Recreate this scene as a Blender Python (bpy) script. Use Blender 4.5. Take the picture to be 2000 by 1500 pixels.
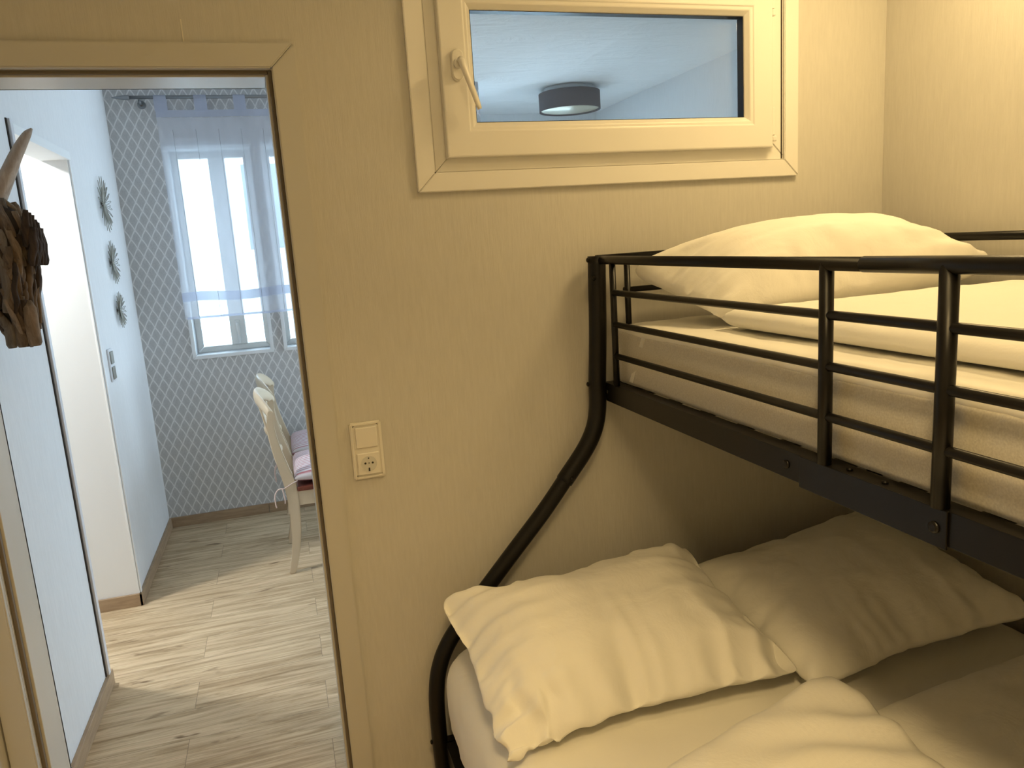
import bpy, bmesh, math, random
import numpy as np
from mathutils import Vector, Matrix, noise
PI = math.pi
R = math.radians
S = bpy.context.scene
for o in list(bpy.data.objects):
    bpy.data.objects.remove(o, do_unlink=True)
COL = S.collection

# ------------------------------------------------------------------ camera
YAW, PIT, ROL, FPX = 0.290173994, 0.186031964, -0.0662177981, 1474.67141
cam_d = bpy.data.cameras.new('camera')
cam = bpy.data.objects.new('camera', cam_d)
COL.objects.link(cam)
F_ = Vector((math.sin(YAW) * math.cos(PIT), math.cos(YAW) * math.cos(PIT), -math.sin(PIT)))
Rt = Vector((math.cos(YAW), -math.sin(YAW), 0))
U_ = Rt.cross(F_)
R2 = Rt * math.cos(ROL) + U_ * math.sin(ROL)
U2 = -Rt * math.sin(ROL) + U_ * math.cos(ROL)
M = Matrix(((R2.x, U2.x, -F_.x), (R2.y, U2.y, -F_.y), (R2.z, U2.z, -F_.z))).to_4x4()
M.translation = Vector((0, -1.95, 1.55))
cam.matrix_world = M
cam_d.sensor_width = 36.0
cam_d.lens = FPX / 2000 * 36
cam_d.clip_start = 0.02
S.camera = cam

# ------------------------------------------------------------------ view, world, lamps
vs = S.view_settings
vs.view_transform = 'Standard'
vs.look = 'None'
vs.gamma = 1
vs.exposure = 0.0
vs.use_curve_mapping = False

wd = bpy.data.worlds.new('world')
S.world = wd
wd.use_nodes = True
wn = wd.node_tree
bg = wn.nodes['Background']
bg.inputs['Color'].default_value = (0.72, 0.86, 1.0, 1)
bg.inputs['Strength'].default_value = 12.0


def area(name, loc, size, energy, color, rot=(0, 0, 0), sy=None, portal=False, disk=False):
    l = bpy.data.lights.new(name, 'AREA')
    l.shape = 'DISK' if disk else 'RECTANGLE'
    l.size = size
    if not disk:
        l.size_y = sy or size
    l.energy = energy
    l.color = color
    if portal:
        l.cycles.is_portal = True
    o = bpy.data.objects.new(name, l)
    o.location = loc
    o.rotation_euler = rot
    COL.objects.link(o)
    return o


# the bedroom's three warm ceiling lights (their housings are built further down round these lights)
LAMPS = ((1.45, -0.60, 2.49), (0.10, -2.00, 2.49), (0.50, -1.35, 2.49))
for _p, _e, _s in zip(LAMPS, (11.6, 18.8, 4.8), (180, 125, 180)):
    _a = area('ceiling_light', _p, 0.36, _e, (1.0, 0.71, 0.32), disk=True)
    _a.data.spread = R(_s)
# lamp in the side corridor of the dining room
area('corridor_lamp_light', (-1.40, 1.40, 2.30), 0.16, 29, (0.97, 0.97, 0.93), disk=True)
HR_X = 2.62
# sky portals in the dining room's window openings
area('window_portal', (-0.29, 3.12, 1.6), 0.46, 1, (1, 1, 1), rot=(R(-90), 0, 0), sy=1.25, portal=True)
area('window_portal', (0.22, 3.12, 1.6), 0.46, 1, (1, 1, 1), rot=(R(-90), 0, 0), sy=1.25, portal=True)
area('window_portal', (HR_X + 0.12, 2.45, 1.06), 1.5, 1, (1, 1, 1), rot=(R(90), 0, R(90)), sy=2.0, portal=True)  # this one serves the added window in the right wall
area('window_portal', (2.02, 4.10, 1.35), 1.0, 1, (1, 1, 1), rot=(R(-90), 0, 0), sy=1.7, portal=True)


# ------------------------------------------------------------------ material helpers
def mat(name, color, rough=0.5, metal=0.0, spec=0.5):
    m = bpy.data.materials.new(name)
    m.use_nodes = True
    b = m.node_tree.nodes['Principled BSDF']
    b.inputs['Base Color'].default_value = (*color, 1)
    b.inputs['Roughness'].default_value = rough
    b.inputs['Metallic'].default_value = metal
    b.inputs['Specular IOR Level'].default_value = spec
    return m


def N(m, t, **kw):
    n = m.node_tree.nodes.new(t)
    for k, v in kw.items():
        setattr(n, k, v)
    return n


def L(m, a, b):
    m.node_tree.links.new(a, b)


def coords(m, scale=(1, 1, 1)):
    tc = N(m, 'ShaderNodeTexCoord')
    mp = N(m, 'ShaderNodeMapping')
    mp.inputs['Scale'].default_value = scale
    L(m, tc.outputs['Object'], mp.inputs['Vector'])
    return mp.outputs['Vector']


def noise_tex(m, vec, scale, detail=4, rough=0.55, dist=0.0):
    n = N(m, 'ShaderNodeTexNoise')
    n.inputs['Scale'].default_value = scale
    n.inputs['Detail'].default_value = detail
    n.inputs['Roughness'].default_value = rough
    n.inputs['Distortion'].default_value = dist
    L(m, vec, n.inputs['Vector'])
    return n


def bump(m, h, strength, dist=0.002):
    b = N(m, 'ShaderNodeBump')
    b.inputs['Strength'].default_value = strength
    b.inputs['Distance'].default_value = dist
    L(m, h, b.inputs['Height'])
    L(m, b.outputs['Normal'], m.node_tree.nodes['Principled BSDF'].inputs['Normal'])
    return b


def ramp(m, fac, stops):
    r = N(m, 'ShaderNodeValToRGB')
    el = r.color_ramp.elements
    while len(el) < len(stops):
        el.new(0.5)
    for e, (p, c) in zip(el, stops):
        e.position = p
        e.color = (*c, 1)
    L(m, fac, r.inputs['Fac'])
    return r


def wallpaper(name, color, amt=0.06, strength=0.35):
    """woven wallpaper with fine vertical fibres"""
    m = mat(name, color, 0.75, spec=0.25)
    v = coords(m, (1, 1, 0.035))
    n = noise_tex(m, v, 420, 3, 0.6, 0.6)
    v2 = coords(m, (1, 1, 0.12))
    n2 = noise_tex(m, v2, 110, 3, 0.6)
    mx = N(m, 'ShaderNodeMath', operation='ADD')
    L(m, n.outputs['Fac'], mx.inputs[0])
    L(m, n2.outputs['Fac'], mx.inputs[1])
    hi = tuple(min(1, c * (1 + amt)) for c in color)
    lo = tuple(c * (1 - amt) for c in color)
    r = ramp(m, n2.outputs['Fac'], [(0.3, lo), (0.7, hi)])
    L(m, r.outputs['Color'], m.node_tree.nodes['Principled BSDF'].inputs['Base Color'])
    bump(m, mx.outputs[0], strength, 0.0012)
    return m


M_wall = wallpaper('cream_fibre_wallpaper', (0.60, 0.58, 0.53), 0.035, 0.40)
M_hall = wallpaper('white_fibre_wallpaper', (0.79, 0.80, 0.81), 0.03, 0.35)
M_white = mat('white_wall_paint', (0.84, 0.86, 0.87), 0.7, spec=0.25)
_n = noise_tex(M_white, coords(M_white), 60, 4)
bump(M_white, _n.outputs['Fac'], 0.08)
M_ceil = mat('ceiling_plaster', (0.86, 0.87, 0.88), 0.8, spec=0.2)
_v = coords(M_ceil, (1, 2.2, 1))
_n = noise_tex(M_ceil, _v, 3.2, 7, 0.62, 0.8)
bump(M_ceil, _n.outputs['Fac'], 0.55, 0.03)
M_frame = mat('door_frame_lacquer', (0.57, 0.555, 0.51), 0.35)
_n = noise_tex(M_frame, coords(M_frame, (1, 1, 0.2)), 35, 2)
bump(M_frame, _n.outputs['Fac'], 0.03)
M_upvc = mat('white_window_plastic', (0.82, 0.80, 0.75), 0.32)
_n = noise_tex(M_upvc, coords(M_upvc), 90, 2)
bump(M_upvc, _n.outputs['Fac'], 0.015)
M_wtrim = mat('white_opening_trim', (0.74, 0.75, 0.78), 0.4)
M_seal = mat('grey_brown_seal', (0.16, 0.13, 0.09), 0.6)
M_gap = mat('dark_joint', (0.03, 0.022, 0.016), 0.8)
M_black = mat('black_spacer', (0.01, 0.01, 0.012), 0.35)
M_metal = mat('black_bed_metal', (0.0042, 0.0032, 0.0024), 0.36, spec=0.33)
_n = noise_tex(M_metal, coords(M_metal), 700, 2)
bump(M_metal, _n.outputs['Fac'], 0.06, 0.0004)
M_steel = mat('brushed_steel', (0.26, 0.27, 0.28), 0.35, 0.8)
M_silver = mat('silver_wire', (0.30, 0.29, 0.25), 0.4, 0.5)
M_plate = mat('cream_switch_plastic', (0.78, 0.75, 0.68), 0.28)
M_sock = mat('grey_socket_well', (0.62, 0.61, 0.56), 0.4)


def fabric(name, color, strength=0.25, scale=9.0):
    m = mat(name, color, 0.9, spec=0.15)
    b = m.node_tree.nodes['Principled BSDF']
    b.inputs['Sheen Weight'].default_value = 0.15
    v = coords(m, (1, 1, 1))
    a = noise_tex(m, v, scale, 4, 0.55, 1.2)
    w = noise_tex(m, v, 380, 2, 0.5)
    mu = N(m, 'ShaderNodeMath', operation='MULTIPLY')
    mu.inputs[1].default_value = 0.06
    L(m, w.outputs['Fac'], mu.inputs[0])
    ad = N(m, 'ShaderNodeMath', operation='ADD')
    L(m, a.outputs['Fac'], ad.inputs[0])
    L(m, mu.outputs[0], ad.inputs[1])
    bump(m, ad.outputs[0], strength, 0.012)
    return m


M_cotton = fabric('white_cotton', (0.87, 0.85, 0.79), 0.28, 9)
M_sheet = fabric('white_sheet', (0.85, 0.83, 0.77), 0.16, 5)
M_matt = fabric('mattress_ticking', (0.62, 0.59, 0.53), 0.10, 30)
_n = noise_tex(M_matt, coords(M_matt, (1, 1, 1)), 300, 3)
_r = ramp(M_matt, _n.outputs['Fac'], [(0.35, (0.56, 0.53, 0.47)), (0.7, (0.68, 0.65, 0.58))])
L(M_matt, _r.outputs['Color'], M_matt.node_tree.nodes['Principled BSDF'].inputs['Base Color'])
M_band = fabric('mattress_band', (0.78, 0.76, 0.70), 0.05, 30)


def wood_floor():
    m = mat('oak_vinyl_planks', (0.4, 0.33, 0.25), 0.62, spec=0.22)
    b = m.node_tree.nodes['Principled BSDF']
    v = coords(m, (1, 1, 1))
    br = N(m, 'ShaderNodeTexBrick')
    br.offset = 0.37
    br.inputs['Scale'].default_value = 1.0
    br.inputs['Brick Width'].default_value = 1.22
    br.inputs['Row Height'].default_value = 0.18
    br.inputs['Mortar Size'].default_value = 0.0009
    br.inputs['Mortar Smooth'].default_value = 0.6
    br.inputs['Bias'].default_value = 0.0
    br.inputs['Color1'].default_value = (0.0, 0.0, 0.0, 1)
    br.inputs['Color2'].default_value = (1, 1, 1, 1)
    br.inputs['Mortar'].default_value = (0.5, 0.5, 0.5, 1)
    L(m, v, br.inputs['Vector'])
    # shift the grain for each plank
    ad = N(m, 'ShaderNodeVectorMath', operation='MULTIPLY_ADD')
    ad.inputs[1].default_value = (7.0, 3.0, 5.0)
    L(m, br.outputs['Color'], ad.inputs[0])
    L(m, v, ad.inputs[2])
    mp = N(m, 'ShaderNodeMapping')
    mp.inputs['Scale'].default_value = (1.0, 12.0, 1)
    L(m, ad.outputs[0], mp.inputs['Vector'])
    g = noise_tex(m, mp.outputs['Vector'], 2.2, 9, 0.68, 1.1)
    mp2 = N(m, 'ShaderNodeMapping')
    mp2.inputs['Scale'].default_value = (1.0, 40.0, 1)
    L(m, ad.outputs[0], mp2.inputs['Vector'])
    g2 = noise_tex(m, mp2.outputs['Vector'], 5, 5, 0.7, 0.3)
    r1 = ramp(m, g.outputs['Fac'], [(0.28, (0.24, 0.160, 0.085)), (0.40, (0.42, 0.305, 0.180)), (0.54, (0.58, 0.445, 0.285)), (0.72, (0.72, 0.570, 0.380))])
    mx = N(m, 'ShaderNodeMix', data_type='RGBA', blend_type='OVERLAY')
    mx.inputs['Factor'].default_value = 0.55
    L(m, r1.outputs['Color'], mx.inputs['A'])
    r2 = ramp(m, g2.outputs['Fac'], [(0.3, (0.28, 0.28, 0.28)), (0.7, (0.72, 0.72, 0.72))])
    L(m, r2.outputs['Color'], mx.inputs['B'])
    # knots
    mp3 = N(m, 'ShaderNodeMapping')
    mp3.inputs['Scale'].default_value = (2.6, 8.0, 1)
    L(m, ad.outputs[0], mp3.inputs['Vector'])
    k = noise_tex(m, mp3.outputs['Vector'], 2.1, 3, 0.5, 0.4)
    r3 = ramp(m, k.outputs['Fac'], [(0.25, (0.35, 0.30, 0.26)), (0.34, (1, 1, 1))])
    mk = N(m, 'ShaderNodeMix', data_type='RGBA', blend_type='MULTIPLY')
    mk.inputs['Factor'].default_value = 1.0
    L(m, mx.outputs['Result'], mk.inputs['A'])
    L(m, r3.outputs['Color'], mk.inputs['B'])
    mo = N(m, 'ShaderNodeMix', data_type='RGBA', blend_type='MIX')
    L(m, br.outputs['Fac'], mo.inputs['Factor'])
    L(m, mk.outputs['Result'], mo.inputs['A'])
    mo.inputs['B'].default_value = (0.16, 0.125, 0.085, 1)
    L(m, mo.outputs['Result'], b.inputs['Base Color'])
    bump(m, g2.outputs['Fac'], 0.12, 0.002)
    return m


M_floor = wood_floor()


def wood(name, lo, hi, sc=(1, 1, 1), rough=0.5, scale=14, strength=0.1):
    m = mat(name, hi, rough, spec=0.35)
    g = noise_tex(m, coords(m, sc), scale, 6, 0.65, 0.8)
    r = ramp(m, g.outputs['Fac'], [(0.3, lo), (0.68, hi)])
    L(m, r.outputs['Color'], m.node_tree.nodes['Principled BSDF'].inputs['Base Color'])
    bump(m, g.outputs['Fac'], strength, 0.003)
    return m


M_skirt = wood('oak_skirting', (0.30, 0.205, 0.125), (0.45, 0.325, 0.205), (2, 2, 25), 0.45, 3)
M_cream = mat('cream_painted_wood', (0.66, 0.56, 0.41), 0.38)
_n = noise_tex(M_cream, coords(M_cream, (1, 1, 0.3)), 40, 3)
bump(M_cream, _n.outputs['Fac'], 0.05)
M_redwood = wood('red_brown_seat_wood', (0.10, 0.025, 0.018), (0.20, 0.055, 0.035), (1, 10, 1), 0.35, 8)
M_drift = wood('driftwood', (0.012, 0.009, 0.006), (0.05, 0.035, 0.022), (2.5, 2.5, 0.5), 0.85, 22, 0.6)
M_horn = wood('pale_driftwood', (0.33, 0.26, 0.20), (0.50, 0.41, 0.33), (4, 4, 0.6), 0.8, 16, 0.3)


def diamond_paper():
    m = mat('grey_diamond_wallpaper', (0.42, 0.43, 0.43), 0.7, spec=0.25)
    b = m.node_tree.nodes['Principled BSDF']
    tc = N(m, 'ShaderNodeTexCoord')
    sp = N(m, 'ShaderNodeSeparateXYZ')
    L(m, tc.outputs['Object'], sp.inputs[0])

    def mth(op, a, bb=None, c=None):
        n = N(m, 'ShaderNodeMath', operation=op)
        for i, x in enumerate((a, bb, c)):
            if x is None:
                continue
            if isinstance(x, (int, float)):
                n.inputs[i].default_value = x
            else:
                L(m, x, n.inputs[i])
        return n.outputs[0]
    WX, HZ = 0.0535, 0.100
    x = mth('MULTIPLY', sp.outputs['X'], 1 / WX)
    z = mth('MULTIPLY', sp.outputs['Z'], 1 / HZ)
    # slight ogee: bend x with z
    s = mth('SINE', mth('MULTIPLY', z, 2 * PI))
    s2 = mth('SINE', mth('MULTIPLY', x, 2 * PI))
    s = mth('MULTIPLY', mth('MULTIPLY', s, s2), 0.03)
    a = mth('ADD', mth('ADD', x, z), s)
    c = mth('ADD', mth('SUBTRACT', x, z), s)

    def line(q):
        f = mth('ABSOLUTE', mth('SUBTRACT', mth('FRACT', q), 0.5))   # 0.5 at the line
        return f
    l1, l2 = line(a), line(c)
    mxl = mth('MAXIMUM', l1, l2)
    r = ramp(m, mxl, [(0.405, (0, 0, 0)), (0.46, (1, 1, 1))])
    # horizontal ribbed tone inside each lozenge
    inner = ramp(m, mth('MINIMUM', l1, l2), [(0.0, (0.50, 0.50, 0.50)), (0.5, (0.58, 0.58, 0.575))])
    mx = N(m, 'ShaderNodeMix', data_type='RGBA')
    L(m, r.outputs['Color'], mx.inputs['Factor'])
    L(m, inner.outputs['Color'], mx.inputs['A'])
    mx.inputs['B'].default_value = (0.78, 0.78, 0.775, 1)
    nn = noise_tex(m, tc.outputs['Object'], 160, 3)
    mm = N(m, 'ShaderNodeMix', data_type='RGBA', blend_type='OVERLAY')
    mm.inputs['Factor'].default_value = 0.18
    L(m, mx.outputs['Result'], mm.inputs['A'])
    L(m, nn.outputs['Fac'], mm.inputs['B'])
    L(m, mm.outputs['Result'], b.inputs['Base Color'])
    return m


M_dia = diamond_paper()

M_glass = mat('window_glass', (1, 1, 1), 0.0)
_b = M_glass.node_tree.nodes['Principled BSDF']
_tr = N(M_glass, 'ShaderNodeBsdfTransparent')
_tr.inputs['Color'].default_value = (0.93, 0.96, 0.97, 1)
_gl = N(M_glass, 'ShaderNodeBsdfGlossy')
_gl.inputs['Roughness'].default_value = 0.02
_fr = N(M_glass, 'ShaderNodeFresnel')
_fr.inputs['IOR'].default_value = 1.45
_mx = N(M_glass, 'ShaderNodeMixShader')
L(M_glass, _fr.outputs[0], _mx.inputs[0])
L(M_glass, _tr.outputs[0], _mx.inputs[1])
L(M_glass, _gl.outputs[0], _mx.inputs[2])
L(M_glass, _mx.outputs[0], M_glass.node_tree.nodes['Material Output'].inputs['Surface'])


def sheer(name, clear, col=(0.82, 0.85, 0.93), threads=False):
    m = mat(name, col, 0.9)
    out = m.node_tree.nodes['Material Output']
    tr = N(m, 'ShaderNodeBsdfTransparent')
    tl = N(m, 'ShaderNodeBsdfTranslucent')
    df = N(m, 'ShaderNodeBsdfDiffuse')
    tl.inputs['Color'].default_value = (*col, 1)
    df.inputs['Color'].default_value = (*col, 1)
    a = N(m, 'ShaderNodeMixShader')
    a.inputs[0].default_value = 0.5
    L(m, tl.outputs[0], a.inputs[1])
    L(m, df.outputs[0], a.inputs[2])
    bmx = N(m, 'ShaderNodeMixShader')
    n = noise_tex(m, coords(m, (1, 1, 0.3)), 9, 2)
    mr = N(m, 'ShaderNodeMapRange')
    mr.inputs['From Min'].default_value = 0.3
    mr.inputs['From Max'].default_value = 0.7
    mr.inputs['To Min'].default_value = 1 - clear - 0.05
    mr.inputs['To Max'].default_value = 1 - clear + 0.05
    L(m, n.outputs['Fac'], mr.inputs['Value'])
    L(m, mr.outputs[0], bmx.inputs[0])
    L(m, tr.outputs[0], bmx.inputs[1])
    L(m, a.outputs[0], bmx.inputs[2])
    L(m, bmx.outputs[0], out.inputs['Surface'])
    return m


M_sheer = sheer('sheer_voile', 0.45)
M_sheer2 = sheer('doubled_voile', 0.12, (0.62, 0.66, 0.78))
M_thread = mat('grey_thread', (0.30, 0.30, 0.33), 0.8)


def stripes():
    m = mat('red_striped_cotton', (0.8, 0.7, 0.7), 0.9, spec=0.1)
    b = m.node_tree.nodes['Principled BSDF']
    tc = N(m, 'ShaderNodeTexCoord')
    sp = N(m, 'ShaderNodeSeparateXYZ')
    L(m, tc.outputs['Object'], sp.inputs[0])
    w = N(m, 'ShaderNodeMath', operation='MULTIPLY')
    w.inputs[1].default_value = 2 * PI / 0.022
    L(m, sp.outputs['Y'], w.inputs[0])
    s = N(m, 'ShaderNodeMath', operation='SINE')
    L(m, w.outputs[0], s.inputs[0])
    mr = N(m, 'ShaderNodeMath', operation='MULTIPLY_ADD')
    mr.inputs[1].default_value = 0.5
    mr.inputs[2].default_value = 0.5
    L(m, s.outputs[0], mr.inputs[0])
    r = ramp(m, mr.outputs[0], [(0.0, (0.50, 0.20, 0.23)), (0.22, (0.62, 0.42, 0.46)), (0.5, (0.70, 0.64, 0.68)), (1.0, (0.76, 0.72, 0.76))])
    L(m, r.outputs['Color'], b.inputs['Base Color'])
    bump(m, mr.outputs[0], 0.3, 0.003)
    return m


M_stripe = stripes()
M_tie = fabric('white_red_cord', (0.75, 0.62, 0.60), 0.1, 90)
M_shade = mat('grey_lamp_fabric', (0.16, 0.145, 0.15), 0.85, spec=0.1)
_n = noise_tex(M_shade, coords(M_shade), 250, 2)
bump(M_shade, _n.outputs['Fac'], 0.1)
M_diff = mat('champagne_diffuser', (0.52, 0.46, 0.33), 0.3, 0.35)
M_lampglass = mat('lit_opal_glass', (0.95, 0.85, 0.6), 0.4)
_b = M_lampglass.node_tree.nodes['Principled BSDF']
_b.inputs['Emission Color'].default_value = (1.0, 0.71, 0.345, 1)
_b.inputs['Emission Strength'].default_value = 50.0
M_facade = mat('pale_facade', (0.55, 0.62, 0.64), 0.8)
_n = noise_tex(M_facade, coords(M_facade), 2, 4)
bump(M_facade, _n.outputs['Fac'], 0.1)
M_fwin = mat('facade_window_glass', (0.10, 0.13, 0.16), 0.2)
M_street = mat('pale_pavement', (0.7, 0.7, 0.68), 0.9)


# ------------------------------------------------------------------ mesh helpers
def box(bm, x0, x1, y0, y1, z0, z1, bev=0.0):
    b2 = bmesh.new()
    vs_ = [b2.verts.new((x, y, z)) for x in (x0, x1) for y in (y0, y1) for z in (z0, z1)]
    for f in ((0, 1, 3, 2), (4, 6, 7, 5), (0, 4, 5, 1), (2, 3, 7, 6), (0, 2, 6, 4), (1, 5, 7, 3)):
        b2.faces.new([vs_[i] for i in f])
    if bev > 0:
        bmesh.ops.bevel(b2, geom=list(b2.edges), offset=bev, segments=2, affect='EDGES', profile=0.5)
    merge(bm, b2)
    b2.free()


def merge(dst, src, mtx=None):
    mp = {}
    for v in src.verts:
        mp[v] = dst.verts.new(mtx @ v.co if mtx else v.co)
    for f in src.faces:
        try:
            nf = dst.faces.new([mp[v] for v in f.verts])
            nf.smooth = f.smooth
        except ValueError:
            pass


def tube(bm, pts, rad, seg=16, caps=True, flat=None):
    """round tube along pts; rad number or list; flat=(a,b) scales the section"""
    pts = [Vector(p) for p in pts]
    n = len(pts)
    rad = [rad] * n if isinstance(rad, (int, float)) else rad
    rings = []
    t0 = (pts[1] - pts[0]).normalized()
    up = Vector((0, 0, 1)) if abs(t0.z) < 0.9 else Vector((0, 1, 0))
    nrm = t0.cross(up).normalized()
    for i, p in enumerate(pts):
        t = (pts[min(i + 1, n - 1)] - pts[max(i - 1, 0)]).normalized()
        nrm = (nrm - t * nrm.dot(t)).normalized()
        bi = t.cross(nrm)
        a, b = flat or (1, 1)
        rings.append([bm.verts.new(p + (nrm * math.cos(2 * PI * k / seg) * a + bi * math.sin(2 * PI * k / seg) * b) * rad[i]) for k in range(seg)])
    for i in range(n - 1):
        for k in range(seg):
            f = bm.faces.new((rings[i][k], rings[i][(k + 1) % seg], rings[i + 1][(k + 1) % seg], rings[i + 1][k]))
            f.smooth = True
    if caps:
        bm.faces.new(list(reversed(rings[0])))
        bm.faces.new(rings[-1])


def lathe(bm, prof, c, seg=32, axis='Z'):
    rings = []
    for r, h in prof:
        ring = []
        for k in range(seg):
            a = 2 * PI * k / seg
            if axis == 'Z':
                p = (c[0] + r * math.cos(a), c[1] + r * math.sin(a), c[2] + h)
            elif axis == 'Y':
                p = (c[0] + r * math.cos(a), c[1] + h, c[2] + r * math.sin(a))
            else:
                p = (c[0] + h, c[1] + r * math.cos(a), c[2] + r * math.sin(a))
            ring.append(bm.verts.new(p))
        rings.append(ring)
    for i in range(len(rings) - 1):
        for k in range(seg):
            f = bm.faces.new((rings[i][k], rings[i][(k + 1) % seg], rings[i + 1][(k + 1) % seg], rings[i + 1][k]))
            f.smooth = True
    bm.faces.new(rings[0])
    bm.faces.new(rings[-1])


def obj(name, bm, m, parent=None, smooth=None, angle=None):
    bmesh.ops.recalc_face_normals(bm, faces=bm.faces)
    me = bpy.data.meshes.new(name)
    bm.to_mesh(me)
    bm.free()
    me.materials.append(m)
    o = bpy.data.objects.new(name, me)
    COL.objects.link(o)
    if smooth:
        for p in me.polygons:
            p.use_smooth = True
    if parent:
        o.parent = parent
        o.matrix_parent_inverse = Matrix.Translation(-parent.location)
    return o


def thing(name, label, cat, loc=(0, 0, 0), group=None):
    o = bpy.data.objects.new(name, None)
    COL.objects.link(o)
    o.location = loc
    o.empty_display_size = 0.1
    tag(o, label, cat, group)
    return o


def tag(o, label, cat, group=None, kind=None):
    if label:
        o['label'] = label
    if cat:
        o['category'] = cat
    if group:
        o['group'] = group
    if kind:
        o['kind'] = kind
    return o


def struct(o, label=None, cat=None):
    o['kind'] = 'structure'
    if label:
        o['label'] = label
        o['category'] = cat
    return o


def boxes(name, lst, m, parent=None, bev=0.0):
    bm = bmesh.new()
    for b in lst:
        box(bm, *b, bev=bev)
    return obj(name, bm, m, parent)


def frame_mitre(bm, x0, x1, z0, z1, w, y0, y1, bev=0.003, sides='LRTB', gap=0.0006):
    """picture-frame of four mitred bars in an XZ plane; outer rect x0..x1,z0..z1, bar width w"""
    def bar(quad):
        b2 = bmesh.new()
        a = [b2.verts.new((x, y0, z)) for x, z in quad]
        b = [b2.verts.new((x, y1, z)) for x, z in quad]
        b2.faces.new(a)
        b2.faces.new(list(reversed(b)))
        for i in range(4):
            j = (i + 1) % 4
            b2.faces.new((a[j], a[i], b[i], b[j]))
        bmesh.ops.recalc_face_normals(b2, faces=b2.faces)
        if bev:
            bmesh.ops.bevel(b2, geom=list(b2.edges), offset=bev, segments=2, affect='EDGES')
        merge(bm, b2)
        b2.free()
    g = gap
    if 'T' in sides:
        bar([(x0 + g, z1), (x1 - g, z1), (x1 - w - g, z1 - w), (x0 + w + g, z1 - w)])
    if 'B' in sides:
        bar([(x0 + g, z0), (x1 - g, z0), (x1 - w - g, z0 + w), (x0 + w + g, z0 + w)])
    zb0 = z0 + g if 'B' in sides else z0
    wb = w if 'B' in sides else 0
    wt = w if 'T' in sides else 0
    if 'L' in sides:
        bar([(x0, z0 + g), (x0, z1 - g), (x0 + w, z1 - wt - g), (x0 + w, z0 + wb + g)])
    if 'R' in sides:
        bar([(x1, z0 + g), (x1, z1 - g), (x1 - w, z1 - wt - g), (x1 - w, z0 + wb + g)])


def frame_ring(bm, x0, x1, z0, z1, prof):
    """one-piece rectangular frame lofted from (inset, y) profile points, closed"""
    loops = []
    for ins, y in prof:
        loops.append([bm.verts.new(c) for c in ((x0 + ins, y, z0 + ins), (x1 - ins, y, z0 + ins), (x1 - ins, y, z1 - ins), (x0 + ins, y, z1 - ins))])
    n = len(loops)
    for i in range(n):
        a, b = loops[i], loops[(i + 1) % n]
        for k in range(4):
            bm.faces.new((a[k], a[(k + 1) % 4], b[(k + 1) % 4], b[k]))


# ------------------------------------------------------------------ the setting
XR, XL = 1.814, -0.755          # bedroom right and left walls
HL, FY, FY2, HR = -0.777, 2.79, 3.95, 2.62   # dining room: left wall, far wall, deep far wall, right wall
CZ = 2.53
T = 0.15                         # door wall
YB = -2.75
DX0, DX1, DZ = -0.68, 0.031, 1.971   # door clear opening
WX0, WX1, WZ0, WZ1 = 0.415, 1.462, 1.733, 2.245   # interior window hole

struct(boxes('floor', [(-2.6, HR + 0.1, YB - 0.1, FY2 + 0.25, -0.06, 0.0)], M_floor))
# door wall (two skins so that each room has its own paper)
def holed(y0, y1):
    hx0, hx1, hz = DX0 - 0.025, DX1 + 0.025, DZ + 0.025
    X0, X1 = -2.6, HR + 0.1
    return [(X0, hx0, y0, y1, 0, CZ), (hx0, hx1, y0, y1, hz, CZ), (hx1, WX0, y0, y1, 0, CZ),
            (WX0, WX1, y0, y1, 0, WZ0), (WX0, WX1, y0, y1, WZ1, CZ), (WX1, X1, y0, y1, 0, CZ)]


struct(boxes('wall_front', holed(0.0, 0.075), M_wall))
struct(boxes('wall_middle', holed(0.0755, T), M_hall))
struct(boxes('wall_right', [(XR, XR + 0.1, YB, -0.0005, 0, CZ)], M_wall))
struct(boxes('wall_left', [(XL - 0.1, XL, YB, -0.0005, 0, CZ)], M_wall))
struct(boxes('wall_back', [(XL - 0.1, XR + 0.1, YB - 0.1, YB, 0, CZ)], M_wall))
struct(boxes('ceiling', [(-2.6, HR + 0.1, YB - 0.1, FY2 + 0.25, CZ, CZ + 0.08)], M_ceil))
# dining room left wall with its open passage (y 0.98 .. 1.725)
OY0, OY1, OZ = 0.985, 1.722, 2.005
struct(boxes('wall_passage', [(HL - 0.10, HL, T + 0.0005, OY0, 0, CZ), (HL - 0.10, HL, OY0, OY1 - 0.0002, OZ + 0.02, CZ)], M_hall))
# jog wall: its face towards the camera closes the corridor
struct(boxes('wall_corridor', [(-2.6, HL - 0.10, OY1, OY1 + 0.04, 0, CZ)], M_white))
wl = struct(boxes('wall_far_left', [(HL - 0.10, HL, OY1, FY, 0, CZ)], M_hall))
wl.data.materials.append(M_white)
for p in wl.data.polygons:
    if p.normal.y < -0.5:
        p.material_index = 1
_o = struct(boxes('trim_2', [(HL - 0.004, HL + 0.003, OY1 - 0.003, OY1 + 0.018, 0.06, OZ + 0.03)], M_white, bev=0.0015))
struct(boxes('wall_end', [(-2.6, -2.5, T + 0.0005, OY1, 0, CZ)], M_white))
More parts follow.
